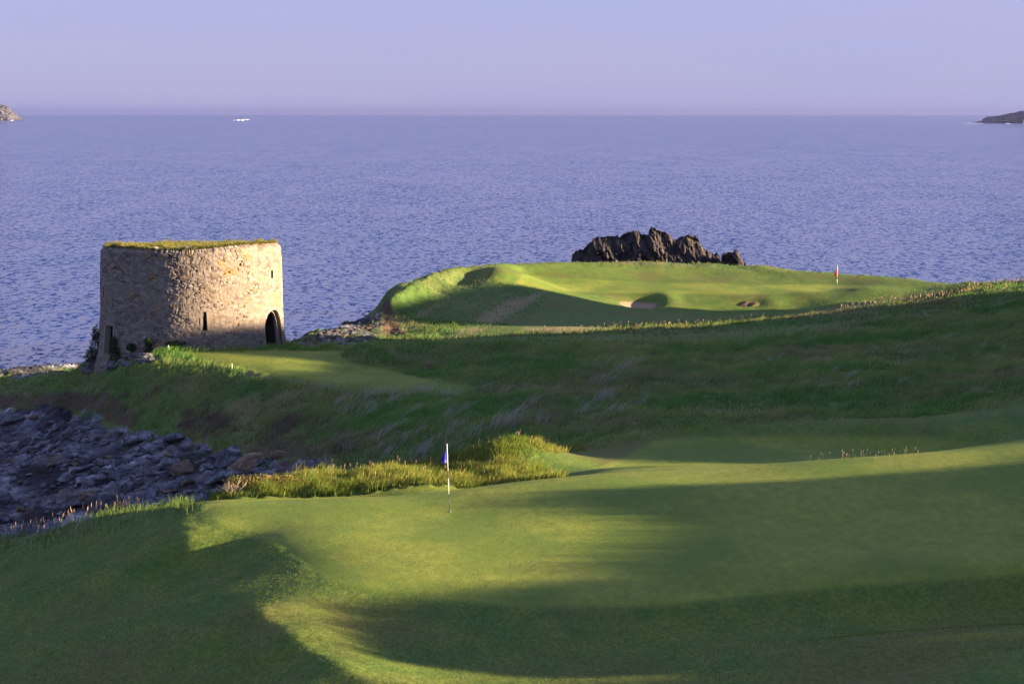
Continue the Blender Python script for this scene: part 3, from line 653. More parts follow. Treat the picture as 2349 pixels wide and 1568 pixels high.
def field(n, y0, y1, dens, h, w, a, b, wind=.4, tipgain=1.5, ureach=.24):
    x, y, z, vx, vy = scatter(n, y0, y1, dens, ureach); m = len(x)
    hh = rng.uniform(h[0], h[1], m)*np.clip(1+.8*fbm(x*.7, y*.5, 3, 77), .35, 2); ww = rng.uniform(.7, 1.3, m)*w
    ln = rng.normal(0, .28, (m, 2))*hh[:, None]; ln[:, 0] += wind*hh
    c = tones(m, a, b, x, y)
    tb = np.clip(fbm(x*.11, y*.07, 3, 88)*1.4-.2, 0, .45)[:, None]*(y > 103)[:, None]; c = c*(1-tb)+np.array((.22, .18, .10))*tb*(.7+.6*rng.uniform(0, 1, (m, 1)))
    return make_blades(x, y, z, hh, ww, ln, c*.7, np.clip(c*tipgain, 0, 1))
rough_d = lambda x, y, vx, vy, m, z: np.clip(1-m['mown']-m['rock']-m['sand']-.7*m['soil'], 0, 1)
G1, G2 = (.085, .20, .036), (.23, .28, .08)
parts = []
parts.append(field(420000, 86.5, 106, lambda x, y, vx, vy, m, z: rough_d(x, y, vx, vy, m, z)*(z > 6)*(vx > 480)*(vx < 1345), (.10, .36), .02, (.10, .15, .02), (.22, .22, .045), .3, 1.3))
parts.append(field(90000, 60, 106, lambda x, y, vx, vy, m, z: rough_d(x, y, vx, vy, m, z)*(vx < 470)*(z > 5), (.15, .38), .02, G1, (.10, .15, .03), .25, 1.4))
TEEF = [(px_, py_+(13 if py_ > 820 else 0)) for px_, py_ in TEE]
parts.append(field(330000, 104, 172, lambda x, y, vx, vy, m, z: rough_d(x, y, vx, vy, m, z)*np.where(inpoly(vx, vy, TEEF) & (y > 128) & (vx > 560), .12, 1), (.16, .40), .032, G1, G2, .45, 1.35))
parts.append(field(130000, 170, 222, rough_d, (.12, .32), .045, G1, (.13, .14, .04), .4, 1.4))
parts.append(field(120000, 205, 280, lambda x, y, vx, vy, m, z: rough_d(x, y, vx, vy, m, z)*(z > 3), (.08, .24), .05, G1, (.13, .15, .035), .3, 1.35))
x, y, z, vx, vy = scatter(420000, 52, 90, lambda x, y, vx, vy, m, z: np.clip(m['mown']-m['green'], 0, 1)*.9, .23); m_ = len(x)
hh = rng.uniform(.012, .05, m_); ln = rng.normal(0, .5, (m_, 2))*hh[:, None]; c = tones(m_, (.08, .14, .018), (.145, .175, .03), x, y, .3, 8)
SHORT = make_blades(x, y, z+.03, hh, np.full(m_, .011), ln, c, c*1.1)
V, F, T = join(parts)
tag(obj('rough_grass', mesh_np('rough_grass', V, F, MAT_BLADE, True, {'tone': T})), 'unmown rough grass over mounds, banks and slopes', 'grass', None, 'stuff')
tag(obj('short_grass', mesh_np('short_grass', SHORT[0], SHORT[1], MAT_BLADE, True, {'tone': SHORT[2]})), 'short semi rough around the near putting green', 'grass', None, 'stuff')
# pale dry marram bending over on the bank towards the cove
parts = []
def clumps(spots, per_, h, w, a, b, wind, spread):
    for px, py, s_ in spots:
        # find the ground under that place
        yy = np.linspace(104, 230, 500); p = [P(px, py, t) for t in yy]; xs = np.array([q_[0] for q_ in p]); zs = np.array([q_[2] for q_ in p])
        g = ground_z(xs, yy); hit = np.where(zs <= g)[0]
        if not len(hit): continue
        Yh = yy[hit[0]]; X0 = xs[hit[0]]
        n_ = int(per_*s_); x = X0+rng.normal(0, spread*s_, n_); y = Yh+rng.normal(0, spread*s_*1.1, n_); z = ground_z(x, y)
        hh = rng.uniform(h[0], h[1], n_)*(.6+.4*s_); ln = rng.normal(0, .35, (n_, 2))*hh[:, None]; ln[:, 0] += wind*hh
        c = tones(n_, a, b); parts.append(make_blades(x, y, z, hh, np.full(n_, w), ln, c*.8, np.clip(c*1.25, 0, 1)))
sp = [(random.uniform(770, 1500), 0, random.uniform(.5, 1.1)) for _ in range(46)]
sp = [(x, 1050-(x-770)*.13-random.uniform(5, 130), s_) for x, _, s_ in sp]
sp += [(960+random.gauss(0, 40), 1035+random.gauss(0, 10), .8) for _ in range(7)]+[(870, 1005, .9), (895, 990, 1), (1010, 1010, .8), (1080, 1000, .9), (1130, 985, 1), (1240, 975, 1), (1330, 950, .9), (1420, 945, .6), (860, 910, .9), (845, 905, .7)]
sp += [(random.uniform(1500, 2300), random.uniform(760, 900), .35) for _ in range(26)]
clumps(sp, 42, (.35, .85), .018, (.24, .22, .19), (.50, .46, .38), .8, .3)
clumps([(random.uniform(600, 800), 0, 1) for _ in range(1)], 1, (.3, .6), .02, (.12, .09, .06), (.2, .15, .1), .4, .4)
brown = [(random.uniform(610, 800), random.uniform(965, 1045), random.uniform(.6, 1.1)) for _ in range(40)]+[(random.uniform(415, 540), random.uniform(930, 990), random.uniform(.4, .8)) for _ in range(22)]+[(random.uniform(60, 380), random.uniform(895, 950), random.uniform(.3, .6)) for _ in range(20)]
clumps(brown, 80, (.25, .6), .022, (.10, .075, .055), (.20, .155, .12), .7, .38)
V, F, T = join(parts)
tag(obj('dry_marram_grass', mesh_np('dry_marram_grass', V, F, MAT_BLADE, True, {'tone': T})), 'pale and brown dead marram grass bent over on the bank', 'dry grass', None, 'stuff')
# flowering grass stalks with pinkish seed heads
def stalks(n, y0, y1, dens, h, hw, ureach=.24):
    x, y, z, vx, vy = scatter(n, y0, y1, dens, ureach); m = len(x); hh = rng.uniform(h[0], h[1], m); ln = rng.normal(0, .18, (m, 2))*hh[:, None]; ln[:, 0] += .15*hh
    c = tones(m, (.30, .25, .10), (.40, .32, .16)); st = make_blades(x, y, z, hh, np.full(m, .008), ln, c*.6, c)
    c2 = tones(m, (.34, .22, .15), (.48, .36, .22))
    hd = make_blades(x+ln[:, 0]*.8, y+ln[:, 1]*.8, z+hh*.85, hh*.26+.03, np.full(m, hw)*.25, ln*.15, c2, c2, 4.5)
    return [st, hd]
inp = lambda vx, vy, poly: inpoly(vx, vy, poly)
parts = stalks(26000, 86, 105, lambda x, y, vx, vy, m, z: .05*rough_d(x, y, vx, vy, m, z)*(z > 7)*(vx > 480)*(vx < 1345), (.3, .55), .018)
parts += stalks(9000, 82, 88.5, lambda x, y, vx, vy, m, z: .05*inp(vx, vy, [(1830, 1046), (2120, 1030), (2120, 1050), (1830, 1068)]), (.15, .32), .018)
parts += stalks(9000, 70, 106, lambda x, y, vx, vy, m, z: .55*rough_d(x, y, vx, vy, m, z)*inp(vx, vy, [(20, 1195), (260, 1150), (330, 1175), (120, 1225), (0, 1262)]), (.35, .65), .022)
parts += stalks(60000, 150, 215, lambda x, y, vx, vy, m, z: .28*rough_d(x, y, vx, vy, m, z)*inp(vx, vy, [(1880, 690), (2000, 672), (2349, 645), (2500, 640), (2500, 655), (2200, 690), (2100, 715), (1920, 715)]), (.3, .6), .045)
parts += stalks(60000, 150, 215, lambda x, y, vx, vy, m, z: .2*rough_d(x, y, vx, vy, m, z)*inp(vx, vy, [(1180, 745), (1500, 735), (1880, 700), (1900, 715), (1600, 752), (1200, 765)]), (.25, .5), .05)
parts += stalks(40000, 140, 215, lambda x, y, vx, vy, m, z: .3*rough_d(x, y, vx, vy, m, z)*inp(vx, vy, [(1880, 755), (2120, 725), (2130, 738), (1900, 772)]), (.3, .55), .05)
parts += stalks(30000, 105, 125, lambda x, y, vx, vy, m, z: .3*rough_d(x, y, vx, vy, m, z)*inp(vx, vy, [(1560, 950), (1800, 940), (1800, 965), (1560, 980)]), (.3, .5), .03)
V, F, T = join(parts)
tag(obj('seed_heads', mesh_np('seed_heads', V, F, MAT_BLADE, True, {'tone': T})), 'flowering grass stalks with pinkish tan seed heads above the rough', 'seed heads', None, 'stuff')
# white clover flowers
x, y, z, vx, vy = scatter(30000, 115, 160, lambda x, y, vx, vy, m, z: .25*inp(vx, vy, [(1990, 800), (2070, 790), (2110, 835), (2030, 850)])+.04*inp(vx, vy, [(1990, 830), (2150, 835), (2150, 860), (1980, 850)])+.1*inp(vx, vy, [(2310, 960), (2400, 955), (2400, 985), (2300, 985)]))
n_ = len(x); w_ = np.full((n_, 3), .62)
V, F, T = make_blades(x, y, z+.2, np.full(n_, .05), np.full(n_, .05), np.zeros((n_, 2)), w_, w_)
tag(obj('white_flowers', mesh_np('white_flowers', V, F, MAT_BLADE, True, {'tone': T})), 'sprinkle of small white flowers in the shaded rough', 'flowers', None, 'stuff')
# grass on the tower top: part of the tower
n_ = 40000; rr_ = 5.6*np.sqrt(rng.uniform(0, 1, n_)); rr_[:9000] = rng.uniform(5.2, 5.66, 9000); tt_ = rng.uniform(-180, 180, n_)
zc = np.interp(rr_/5.93, [0, .5, .93, 1], [0, 0, 1, 1]); zt = 15.28*(1-zc)+(toptop(tt_)+.06)*zc
aa_ = TA0+np.radians(tt_); hh = rng.uniform(.07, .26, n_)*np.clip(.9+1.1*fbm(tt_*.06, rr_*.8, 3, 5), .2, 2); ln = rng.normal(0, .35, (n_, 2))*hh[:, None]; ln[:, 0] -= .2*hh
ed = rr_ > 5.5; ln[ed, 0] += np.cos(aa_[ed])*.12; ln[ed, 1] += np.sin(aa_[ed])*.12; hh[ed & (rng.uniform(0, 1, n_) < .4)] *= -.6
c = tones(n_, (.10, .14, .03), (.24, .19, .06))
V, F, T = make_blades(rr_*np.cos(aa_), rr_*np.sin(aa_), zt-TB, hh, np.full(n_, .03), ln, c*.8, c*1.3)
o = obj('grass', mesh_np('tower_grass', V, F, MAT_BLADE, True, {'tone': T}), tower); o['kind'] = 'stuff'

n_ = 30000; yy_ = rng.uniform(46, 236, n_); xr_ = np.interp(yy_, [0, 50, 90, 120, 160, 200, 240], [28, 30, 31, 36, 45, 54, 64]); xx_ = xr_+rng.normal(.3, 1.1, n_); zz_ = ground_z(xx_, yy_)  # unseen grass added on the ridge crest so its shadow edge turns ragged
hh = rng.uniform(.15, .75, n_)*(1+.5*vnoise(yy_*.7, yy_*0, 7)); ln = rng.normal(0, .3, (n_, 2))*hh[:, None]; c = tones(n_, G1, G2)
V, F, T = make_blades(xx_, yy_, zz_, hh, np.full(n_, .035), ln, c*.7, c*1.3)
tag(obj('shadow_fringe_grass', mesh_np('shadow_fringe_grass', V, F, MAT_BLADE, True, {'tone': T})), 'unseen tall grass added along the dune crest to soften its shadow', 'grass', None, 'stuff')
# ------------------------------------------------------------------ flagsticks
MAT_WHITE = simple('white_paint', (.78, .76, .72), .45, .4, .05); MAT_DARK = simple('black_paint', (.03, .03, .035), .4, .4, .1)
MAT_METAL = simple('dull_metal', (.25, .25, .25), .4, .5, .1); MAT_GREYB = simple('grey_band', (.10, .10, .11), .5, .3, .1)
MAT_BLUEF = simple('blue_cloth', (.035, .035, .32), .7, .1, .2); MAT_LBLUEF = simple('pale_blue_cloth', (.11, .12, .42), .7, .1, .1)
MAT_REDF = simple('red_cloth', (.8, .03, .035), .7, .1, .2); MAT_WHITEF = simple('white_cloth', (.6, .55, .55), .7, .1, .1)
def cloth(hoist, fall, wid, parts_, side):
    """limp flag hanging from the pole: folds in depth"""
    out = []
    for z0, z1, mat in parts_:
        N_, M_ = 14, 20; vs = []
        for j in range(M_+1):
            t = z0+(z1-z0)*j/M_
            for i in range(N_+1):
                s_ = i/N_
                w_ = wid*(.12+.88*min(1, t*1.25))*(1-.25*max(0, t-.8)/.2*s_)
                x_ = side*s_*w_; y_ = .035*math.sin(s_*7+t*2)*min(1, t*3)
                vs.append((x_, y_, -t*hoist-s_*fall*(1-t*.6)))
        fs = [[j*(N_+1)+i, j*(N_+1)+i+1, (j+1)*(N_+1)+i+1, (j+1)*(N_+1)+i] for j in range(M_) for i in range(N_)]
        out.append((vs, fs, mat))
    return out
def flagstick(px, py, Yd, label, bands, height, lean, fl, side, r=.011):
    bx_, by_, _ = P(px, py, Yd); zb = gz(bx_, by_)
    t = thing('flagstick', label, 'golf flag', (bx_, by_, zb)); t.rotation_euler = (0, lean, 0)
    for z0, z1, mat, nm_, rk in bands:
        bm = bmesh.new(); add_tube(bm, [(0, 0, z0), (0, 0, z1)], r*rk, 12); obj(nm_, (bm, mat, True), t)
    bm = bmesh.new(); add_tube(bm, [(0, 0, -.02), (0, 0, .025)], .05, 20); obj('hole_cup', (bm, MAT_GREYB, False), t)
    root = None
    for vs, fs, mat in cloth(*fl, side):
        me = mesh_np('flag', vs, fs, mat); o = obj('flag' if root is None else 'hem_stripe', me, t if root is None else root, (0, 0, height-.03) if root is None else (0, 0, 0))
        sm = o.modifiers.new('s', 'SOLIDIFY'); sm.thickness = .004
        if root is None: root = o
    bm = bmesh.new(); bmesh.ops.create_uvsphere(bm, u_segments=12, v_segments=8, radius=r*1.7, matrix=Matrix.Translation((0, 0, height+.01))); obj('finial', (bm, MAT_WHITE, True), t)
    return t
def gy_at(px, py, y0, y1):
    yy = np.linspace(y0, y1, 1500); p = [P(px, py, t) for t in yy]; g = ground_z([q_[0] for q_ in p], yy); d = np.array([q_[2] for q_ in p])-g
    k = np.where(d <= 0)[0]; return yy[k[0]] if len(k) else y1
Y1 = gy_at(1031, 1173, 70, 90); h1 = 156/F0*Y1
flagstick(1031, 1173, Y1, 'golf flagstick with limp blue flag on the near putting green',
          [(0, h1*.265, MAT_DARK, 'lower_shaft', .8), (h1*.265, h1*.50, MAT_WHITE, 'white_band', 1.1), (h1*.50, h1*.61, MAT_GREYB, 'dark_band', 1.0), (h1*.61, h1, MAT_WHITE, 'upper_shaft', 1.1)],
          h1, math.radians(-2.0), (.52, .12, .22, [(0, .80, MAT_BLUEF), (.80, 1, MAT_LBLUEF)]), -1, .0105)
Y2 = gy_at(1920, 656, 240, 275); h2 = 47/F0*Y2
flagstick(1920, 656, Y2, 'golf flagstick with red flag on the far headland green',
          [(0, h2*.13, MAT_GREYB, 'lower_shaft', .9), (h2*.13, h2*.34, MAT_WHITE, 'white_band', 1.2), (h2*.34, h2*.45, MAT_GREYB, 'dark_band', 1.0), (h2*.45, h2, MAT_WHITE, 'upper_shaft', 1.2)],
          h2, math.radians(1), (.95, .2, .30, [(0, 1, MAT_REDF)]), -1, .022)
for px, py, lab, hh_ in ((388, 806, 'white marker post leaning on the grass bank in front of the tower', .28), (532, 846, 'small white marker post on the lit edge of the mown turf', .2)):
    yv = gy_at(px, py, 140, 170); x_, y_, _ = P(px, py, yv); bm = bmesh.new(); add_tube(bm, [(0, 0, -.1), (0, 0, hh_), (0, 0, hh_+.02)], [.026, .026, .015], 10)
    o = obj('marker_post', (bm, MAT_WHITE, False), None, (x_, y_, gz(x_, y_)+.1)); o.rotation_euler = (0, math.radians(-9 if px < 400 else 3), 0); tag(o, lab, 'marker post')

# ------------------------------------------------------------------ rocks
def rock_material(name, a, b, c, sc=2.0):
    q = NT(name); tc_ = q.n('ShaderNodeTexCoord').outputs['Object']; oi = q.n('ShaderNodeObjectInfo').outputs['Random']
    n1 = q.noise(sc, 6, .7); col = q.ramp(n1, [(.3, a), (.5, b), (.72, c)])
    col = q.mix(oi, q.mix(.45, col, (.045, .045, .055)), col)
    bmp = q.bump(q.noise(sc*3, 6, .75), .9, .15)
    return q.fin(col, .85, bmp, .2)
MAT_BOULDER = rock_material('boulder_rock', (.045, .048, .062), (.15, .155, .18), (.44, .44, .47))
MAT_OCHRE = rock_material('ochre_rock', (.10, .075, .055), (.24, .17, .11), (.36, .28, .2))
MAT_DARKROCK = rock_material('dark_rock', (.045, .038, .033), (.11, .09, .075), (.26, .22, .19))
MAT_STACK = rock_material('stack_rock', (.012, .011, .014), (.034, .029, .029), (.13, .105, .088), 1.0)
def rock_mesh(seed, sx_, sy_, sz_, mat, rough_=.05):
    r = random.Random(seed); bm = bmesh.new()
    for _ in range(16):
        v = Vector((r.gauss(0, 1), r.gauss(0, 1), r.gauss(0, 1))).normalized(); m_ = max(abs(v.x), abs(v.y), abs(v.z)); v = v/(m_**.7)
        bm.verts.new((v.x*sx_*.5, v.y*sy_*.5, v.z*sz_*.5))
    bmesh.ops.convex_hull(bm, input=bm.verts); bmesh.ops.delete(bm, geom=[v for v in bm.verts if not v.link_faces], context='VERTS')
    bmesh.ops.subdivide_edges(bm, edges=bm.edges, cuts=2, use_grid_fill=True, fractal=0)
    bmesh.ops.triangulate(bm, faces=bm.faces)
    for v in bm.verts: v.co += Vector((r.gauss(0, 1), r.gauss(0, 1), r.gauss(0, 1)))*rough_*min(sx_, sy_, sz_)
    me = bpy.data.meshes.new('rock'); bm.to_mesh(me); bm.free(); me.materials.append(mat); return me
variants = [rock_mesh(i, 1, random.uniform(.55, .9), random.uniform(.28, .6), MAT_BOULDER) for i in range(12)]
ovar = [rock_mesh(40+i, 1, .7, .4, MAT_OCHRE) for i in range(3)]
def place_rock(me, px, py, size, label, group=None, y0=104, y1=190, rz=None, tilt=.35, sink=.12, name='boulder', cat='boulder'):
    yv = gy_at(px, py, y0, y1); x_, y_, _ = P(px, py, yv)
    o = obj(name, me, None, (x_, y_, gz(x_, y_)+size*sink)); o.scale = (size,)*3
    o.rotation_euler = (random.uniform(-.2, .2), random.uniform(-tilt, .1), rz if rz is not None else random.uniform(-.5, .9))
    return tag(o, label, cat, group)
for me, px, py, s_, lab, kw in (
    (rock_mesh(101, 1, .55, .42, MAT_BOULDER, .02), 32, 972, 1.7, 'large pale grey block at the top of the shore, leftmost of the boulders', dict(rz=.1, tilt=.05)),
    (rock_mesh(102, 1, .6, .5, MAT_BOULDER), 158, 1003, 1.25, 'grey boulder with a bright white tip near the top of the shore', dict(rz=.6)),
    (rock_mesh(103, 1, .5, .3, MAT_BOULDER, .03), 207, 1108, 1.75, 'big flat tilted slab lying alone in the dark middle of the shore', dict(rz=.5, tilt=.3)),
    (rock_mesh(104, 1, .55, .42, MAT_OCHRE), 570, 1072, 1.8, 'large ochre brown slab leaning against the bank above the lit grass', dict(rz=.9, tilt=.7)),
    (rock_mesh(105, 1, .7, .55, MAT_OCHRE), 640, 1050, 1.0, 'ochre boulder under the overhanging dead grass', dict()),
    (rock_mesh(106, 1, .6, .5, MAT_BOULDER), 400, 1015, 1.3, 'pale grey boulder at the foot of the brown eroded bank', dict(rz=.4)),
    (rock_mesh(107, 1, .6, .35, MAT_OCHRE), 420, 1085, 1.9, 'broad brown slab low on the shore below the grassy ledges', dict(rz=.5)),
    (rock_mesh(108, 1, .6, .5, MAT_BOULDER), 48, 1025, 1.5, 'blue grey tilted slab below the leftmost block', dict(rz=.5))):
    place_rock(me, px, py, s_, lab, **kw)
cnt = 0
while cnt < 250:
    px = random.uniform(-40, 760); py = random.uniform(955, 1225)
    top = np.interp(px, [-40, 200, 330, 450, 560, 640, 760], [955, 962, 1000, 1020, 1045, 1030, 1065]); bot = np.interp(px, [-40, 100, 250, 450, 560, 760], [1235, 1200, 1170, 1140, 1110, 1080])
    if not top < py < bot: continue
    yv = gy_at(px, py, 104, 190); x_, _, _ = P(px, py, yv)
    if lookup(mk['rock'], np.array([x_]), np.array([yv]))[0] < .5: continue
    s_ = random.lognormvariate(-.8, .45)*(1.25 if px > 330 and py < 1120 else .9)
    s_ = min(s_ if random.random() > .12 else s_*2.2, 1.9)
    oc = random.random() < (.22 if px > 330 else .05)
    zone = ('high on the shore under the brown earth bank at the left' if px < 280 and py < 1040 else 'in the middle of the dark lower shore at the left' if px < 280 and py < 1130 else 'low on the shore just above the near grass edge' if px < 330 else 'on the mossy ledges below the tower bank' if px < 520 else 'beside the brown overhanging grass where the shore ends')
    lb = ('ochre ' if oc else 'grey ')+('large' if s_ > .62 else 'small')+' rock '+zone
    place_rock(random.choice(ovar if oc else variants), px, py, s_, lb, lb.replace(' rock ', ' rocks ')); cnt += 1
# rubble at the tower's left foot and by its door
for k in range(60):
    px = random.uniform(200, 345); py = np.interp(px, [205, 345], [836, 815])+random.uniform(-12, 20)
    o = place_rock(random.choice(variants), px, py, random.uniform(.35, 1.0), 'fallen stone in the rubble at the left foot of the tower', 'rubble at the left foot of the tower', 150, 190, None, .3, .15, 'rubble_stone', 'stone')
for k in range(9):
    place_rock(random.choice(variants), random.uniform(640, 668), random.uniform(790, 800), random.uniform(.2, .4), 'pale stone lying beside the arched doorway of the tower', 'loose stones by the tower door', 158, 180, None, .2, .2, 'rubble_stone', 'stone')
dark_variants = [rock_mesh(60+i, 1, .8, .4, MAT_DARKROCK) for i in range(4)]
for k in range(26):
    px = random.uniform(665, 875); py = np.interp(px, [665, 875], [787, 752])+random.uniform(-9, 6)
    place_rock(random.choice(dark_variants), px, py, random.uniform(.25, .6), 'brownish stone on the rocky coast between the tower and the headland', 'stones on the coast behind the tower', 168, 225, None, .2, .05, 'shore_stone', 'stone')

# sea stack: steep beds of rock leaning to the right
def build_stack(name, prof, Yc, depth, label, seed, foot=-1.5):
    prof = np.array(prof, float); wpx = Yc/F0
    xw = (prof[:, 0]-CX)*wpx; zw = CAMZ-(prof[:, 1]-HORIZ)*wpx
    x0, x1 = xw[0]-1.2, xw[-1]+1.5; N_, M_ = int((x1-x0)/.07), 150
    X, Tt = np.meshgrid(np.linspace(x0, x1, N_), np.linspace(-1, 1, M_), indexing='ij')
    top = np.interp(X, np.r_[x0, xw, x1], np.r_[foot, zw, foot]); top = top+.22*ridged(X*1.6, X*0+Tt*1.7, 5, seed)-.15
    hh = top-foot; zl = foot+hh*np.clip(1-np.abs(Tt)**1.7, 0, 1)
    yl = Tt*depth*(.35+.65*np.clip(hh/9, 0, 1))
    s1 = X+zl*.62; s2 = X*.35-zl*.9                                   # across and along the beds
    f1_, f2_, c_ = worley(s1*.9+.4*vnoise(s2*.6, yl*.5, 2), s2*.6+yl*.3, seed+3)
    dd = 1.5*(c_-.5)*np.clip((f2_-f1_)*4, 0, 1)+.22*ridged(s1*.9, s2*.6+yl*.4, 4, seed+5)+.9*fbm(s1*.7, s2*.8+yl*.5, 5, seed+6)+.25*ridged(s1*4, s2*1.6, 3, seed+8)
    yl = yl-dd*np.sign(-Tt+1e-3)*-1*np.clip(1-np.abs(np.abs(Tt)-.5)*1.2, .2, 1); zl = zl+.22*dd*(np.abs(Tt) > .05)*np.clip(hh/6, 0, 1)
    v = np.stack([X-x0, yl, zl], -1).reshape(-1, 3); i_ = np.arange(X.size).reshape(X.shape)
    q_ = np.stack([i_[:-1, :-1], i_[1:, :-1], i_[1:, 1:], i_[:-1, 1:]], -1).reshape(-1, 4)
    return tag(obj(name, mesh_np(name, v, q_, MAT_STACK, False), None, (x0, Yc, 0)), label, 'rock')
build_stack('sea_stack', [(1306, 640), (1311, 600), (1313, 584), (1322, 577), (1338, 574), (1350, 563), (1357, 558), (1360, 547), (1380, 546), (1400, 544), (1415, 541), (1424, 545), (1436, 538), (1447, 531), (1462, 532), (1472, 538), (1488, 538), (1492, 524), (1500, 525), (1512, 532), (1525, 534), (1538, 541), (1550, 553), (1556, 545), (1580, 542), (1597, 547), (1604, 556), (1612, 570), (1625, 577), (1636, 585), (1645, 583), (1652, 592), (1662, 620)], 303, 5.5,
            'large dark jagged rock outcrop rising behind the far headland', 5)
build_stack('sea_stack', [(1652, 625), (1656, 588), (1664, 582), (1676, 581), (1686, 575), (1692, 574), (1699, 588), (1710, 604), (1716, 625)], 301, 3.0, 'small dark pointed rock at the right end of the jagged outcrop', 15)

# ------------------------------------------------------------------ bushes
MAT_LEAF = blade_material('leaves')
def leafmass(center, rad, n_, size, a, b, droop=0):
    p = rng.normal(0, 1, (n_, 3)); p /= np.linalg.norm(p, axis=1)[:, None]; p *= (rng.uniform(.25, 1, n_)**.5)[:, None]; p *= 1+.25*vnoise(p[:, 0]*3, p[:, 2]*3+p[:, 1]*2, 4)[:, None]
    p = p*np.array(rad)+np.array(center); u = rng.normal(0, 1, (n_, 3)); u /= np.linalg.norm(u, axis=1)[:, None]; w = np.cross(u, rng.normal(0, 1, (n_, 3))); w /= np.linalg.norm(w, axis=1)[:, None]
    s_ = size*rng.uniform(.6, 1.3, n_)[:, None]; V = np.stack([p-u*s_, p+w*s_*.5, p+u*s_, p-w*s_*.5], 1).reshape(-1, 3); F = np.arange(n_*4).reshape(-1, 4)
    c = tones(n_, a, b); T = np.ones((n_, 4, 4)); T[:, :, :3] = c[:, None]; return V, F, T.reshape(-1, 4)
def bush(name, label, cat, base, blobs, n_, size, a, b, group=None):
    vs, fs, ts, k = [], [], [], 0
    for (c_, r_) in blobs:
        v, f, t = leafmass(c_, r_, n_, size, a, b); vs.append(v); fs.append(f+k); ts.append(t); k += len(v)
    t_ = thing(name, label, cat, base, group)
    obj('foliage', mesh_np('foliage', np.concatenate(vs), np.concatenate(fs), MAT_LEAF, False, {'tone': np.concatenate(ts)}), t_)
    bm = bmesh.new()
    for (c_, r_) in blobs:
        for _ in range(3): add_tube(bm, [(c_[0]*.3, c_[1]*.3, -.1), tuple(c_[i]*.7+random.uniform(-.1, .1) for i in range(3)), tuple(c_[i]+random.uniform(-.5, .5)*r_[i] for i in range(3))], [.02, .014, .006], 5)
    obj('stem', (bm, MAT_TWIG, True), t_); return t_
MAT_TWIG = simple('twigs', (.16, .12, .09), .8, .1, .3)
def tower_spot(thd, z): x_, y_, z_ = tpt(thd, z, .12); return (TX+float(x_), TR+float(y_), z)
IV = ((.015, .035, .012), (.06, .11, .03))
for thd, z, bl, lab in ((-84, 8.3, [((0, 0, .4), (.45, .4, .8)), ((.1, -.1, 1.3), (.3, .3, .6)), ((-.2, 0, -.1), (.5, .5, .5))], 'dark ivy climbing the left edge of the tower beside its square doorway'),
                        (-50, 8.3, [((0, 0, .2), (.5, .3, .6)), ((-.1, 0, .9), (.25, .2, .6))], 'dark leafy bush between the square doorway and the low opening of the tower'),
                        (-38, 9.0, [((0, 0, .1), (.35, .25, .28))], 'small ivy patch on the wall above the low opening'),
                        (-26, 8.7, [((0, 0, .1), (.4, .3, .35)), ((0, 0, .7), (.25, .2, .3))], 'ivy clump on the shaded tower wall left of the front slit window'),
                        (-10, 9.4, [((0, 0, 0), (.7, .3, .24)), ((.9, 0, -.4), (.3, .2, .2))], 'low wide bush at the foot of the tower behind the marker post'),
                        (80, 8.6, [((0, 0, 0), (.8, .4, .25))], 'low weeds beside the arched doorway of the tower')):
    bush('ivy_bush', lab, 'bush', tower_spot(thd, z), bl, 420, .07, *IV)
# brambles and dead twigs on the lit mound
xb, yb, _ = P(600, 1130, 92); bush('bramble_bush', 'low leafy bramble with dry leaves on the lit mound at the cove edge', 'bush', (xb, yb, gz(xb, yb)), [((-.8, 0, .15), (.6, .5, .3)), ((0, 0, .18), (.7, .5, .32)), ((.9, .1, .15), (.7, .5, .28)), ((1.5, 0, .1), (.4, .4, .2))], 1500, .035, (.10, .12, .03), (.26, .20, .06))
xb, yb, _ = P(533, 1140, 91); ds = thing('dead_shrub', 'bare dead shrub with pale twigs at the end of the lit mound', 'shrub', (xb, yb, gz(xb, yb)))
bm = bmesh.new()
for k in range(16):
    a = random.uniform(-.9, .9); L = random.uniform(.35, .85); p0 = Vector((random.uniform(-.15, .15), random.uniform(-.1, .1), -.05)); p1 = p0+Vector((math.sin(a)*L*.5, random.uniform(-.15, .15), math.cos(a)*L*.55)); p2 = p1+Vector((math.sin(a*1.2)*L*.5, random.uniform(-.1, .1), math.cos(a*1.2)*L*.45))
    add_tube(bm, [p0, p1, p2], [.014, .01, .004], 5)
    for _ in range(3): q0 = p0.lerp(p1, random.uniform(.5, 1)); add_tube(bm, [q0, q0+Vector((random.uniform(-.2, .25), random.uniform(-.1, .1), random.uniform(.05, .25)))], [.007, .003], 4)
MAT_PALETWIG = simple('pale_twigs', (.34, .27, .20), .8, .1, .2)
obj('branch', (bm, MAT_PALETWIG, True), ds)
xb, yb, _ = P(2190, 655, gy_at(2190, 660, 160, 215)); bush('small_bush', 'small dark bush on the skyline at the right end of the headland', 'bush', (xb, yb, gz(xb, yb)), [((0, 0, .25), (.45, .4, .4)), ((.4, 0, .15), (.3, .3, .25))], 500, .07, *IV)
xb, yb, _ = P(1478, 800, gy_at(1478, 804, 130, 185)); bush('small_bush', 'tuft coloured as if sunlit, standing out alone in the shaded valley', 'bush', (xb, yb, gz(xb, yb)), [((0, 0, .15), (.7, .4, .25))], 700, .05, (.26, .34, .10), (.45, .46, .2))  # leaf colour brightened to stand for sunlight on the tuft

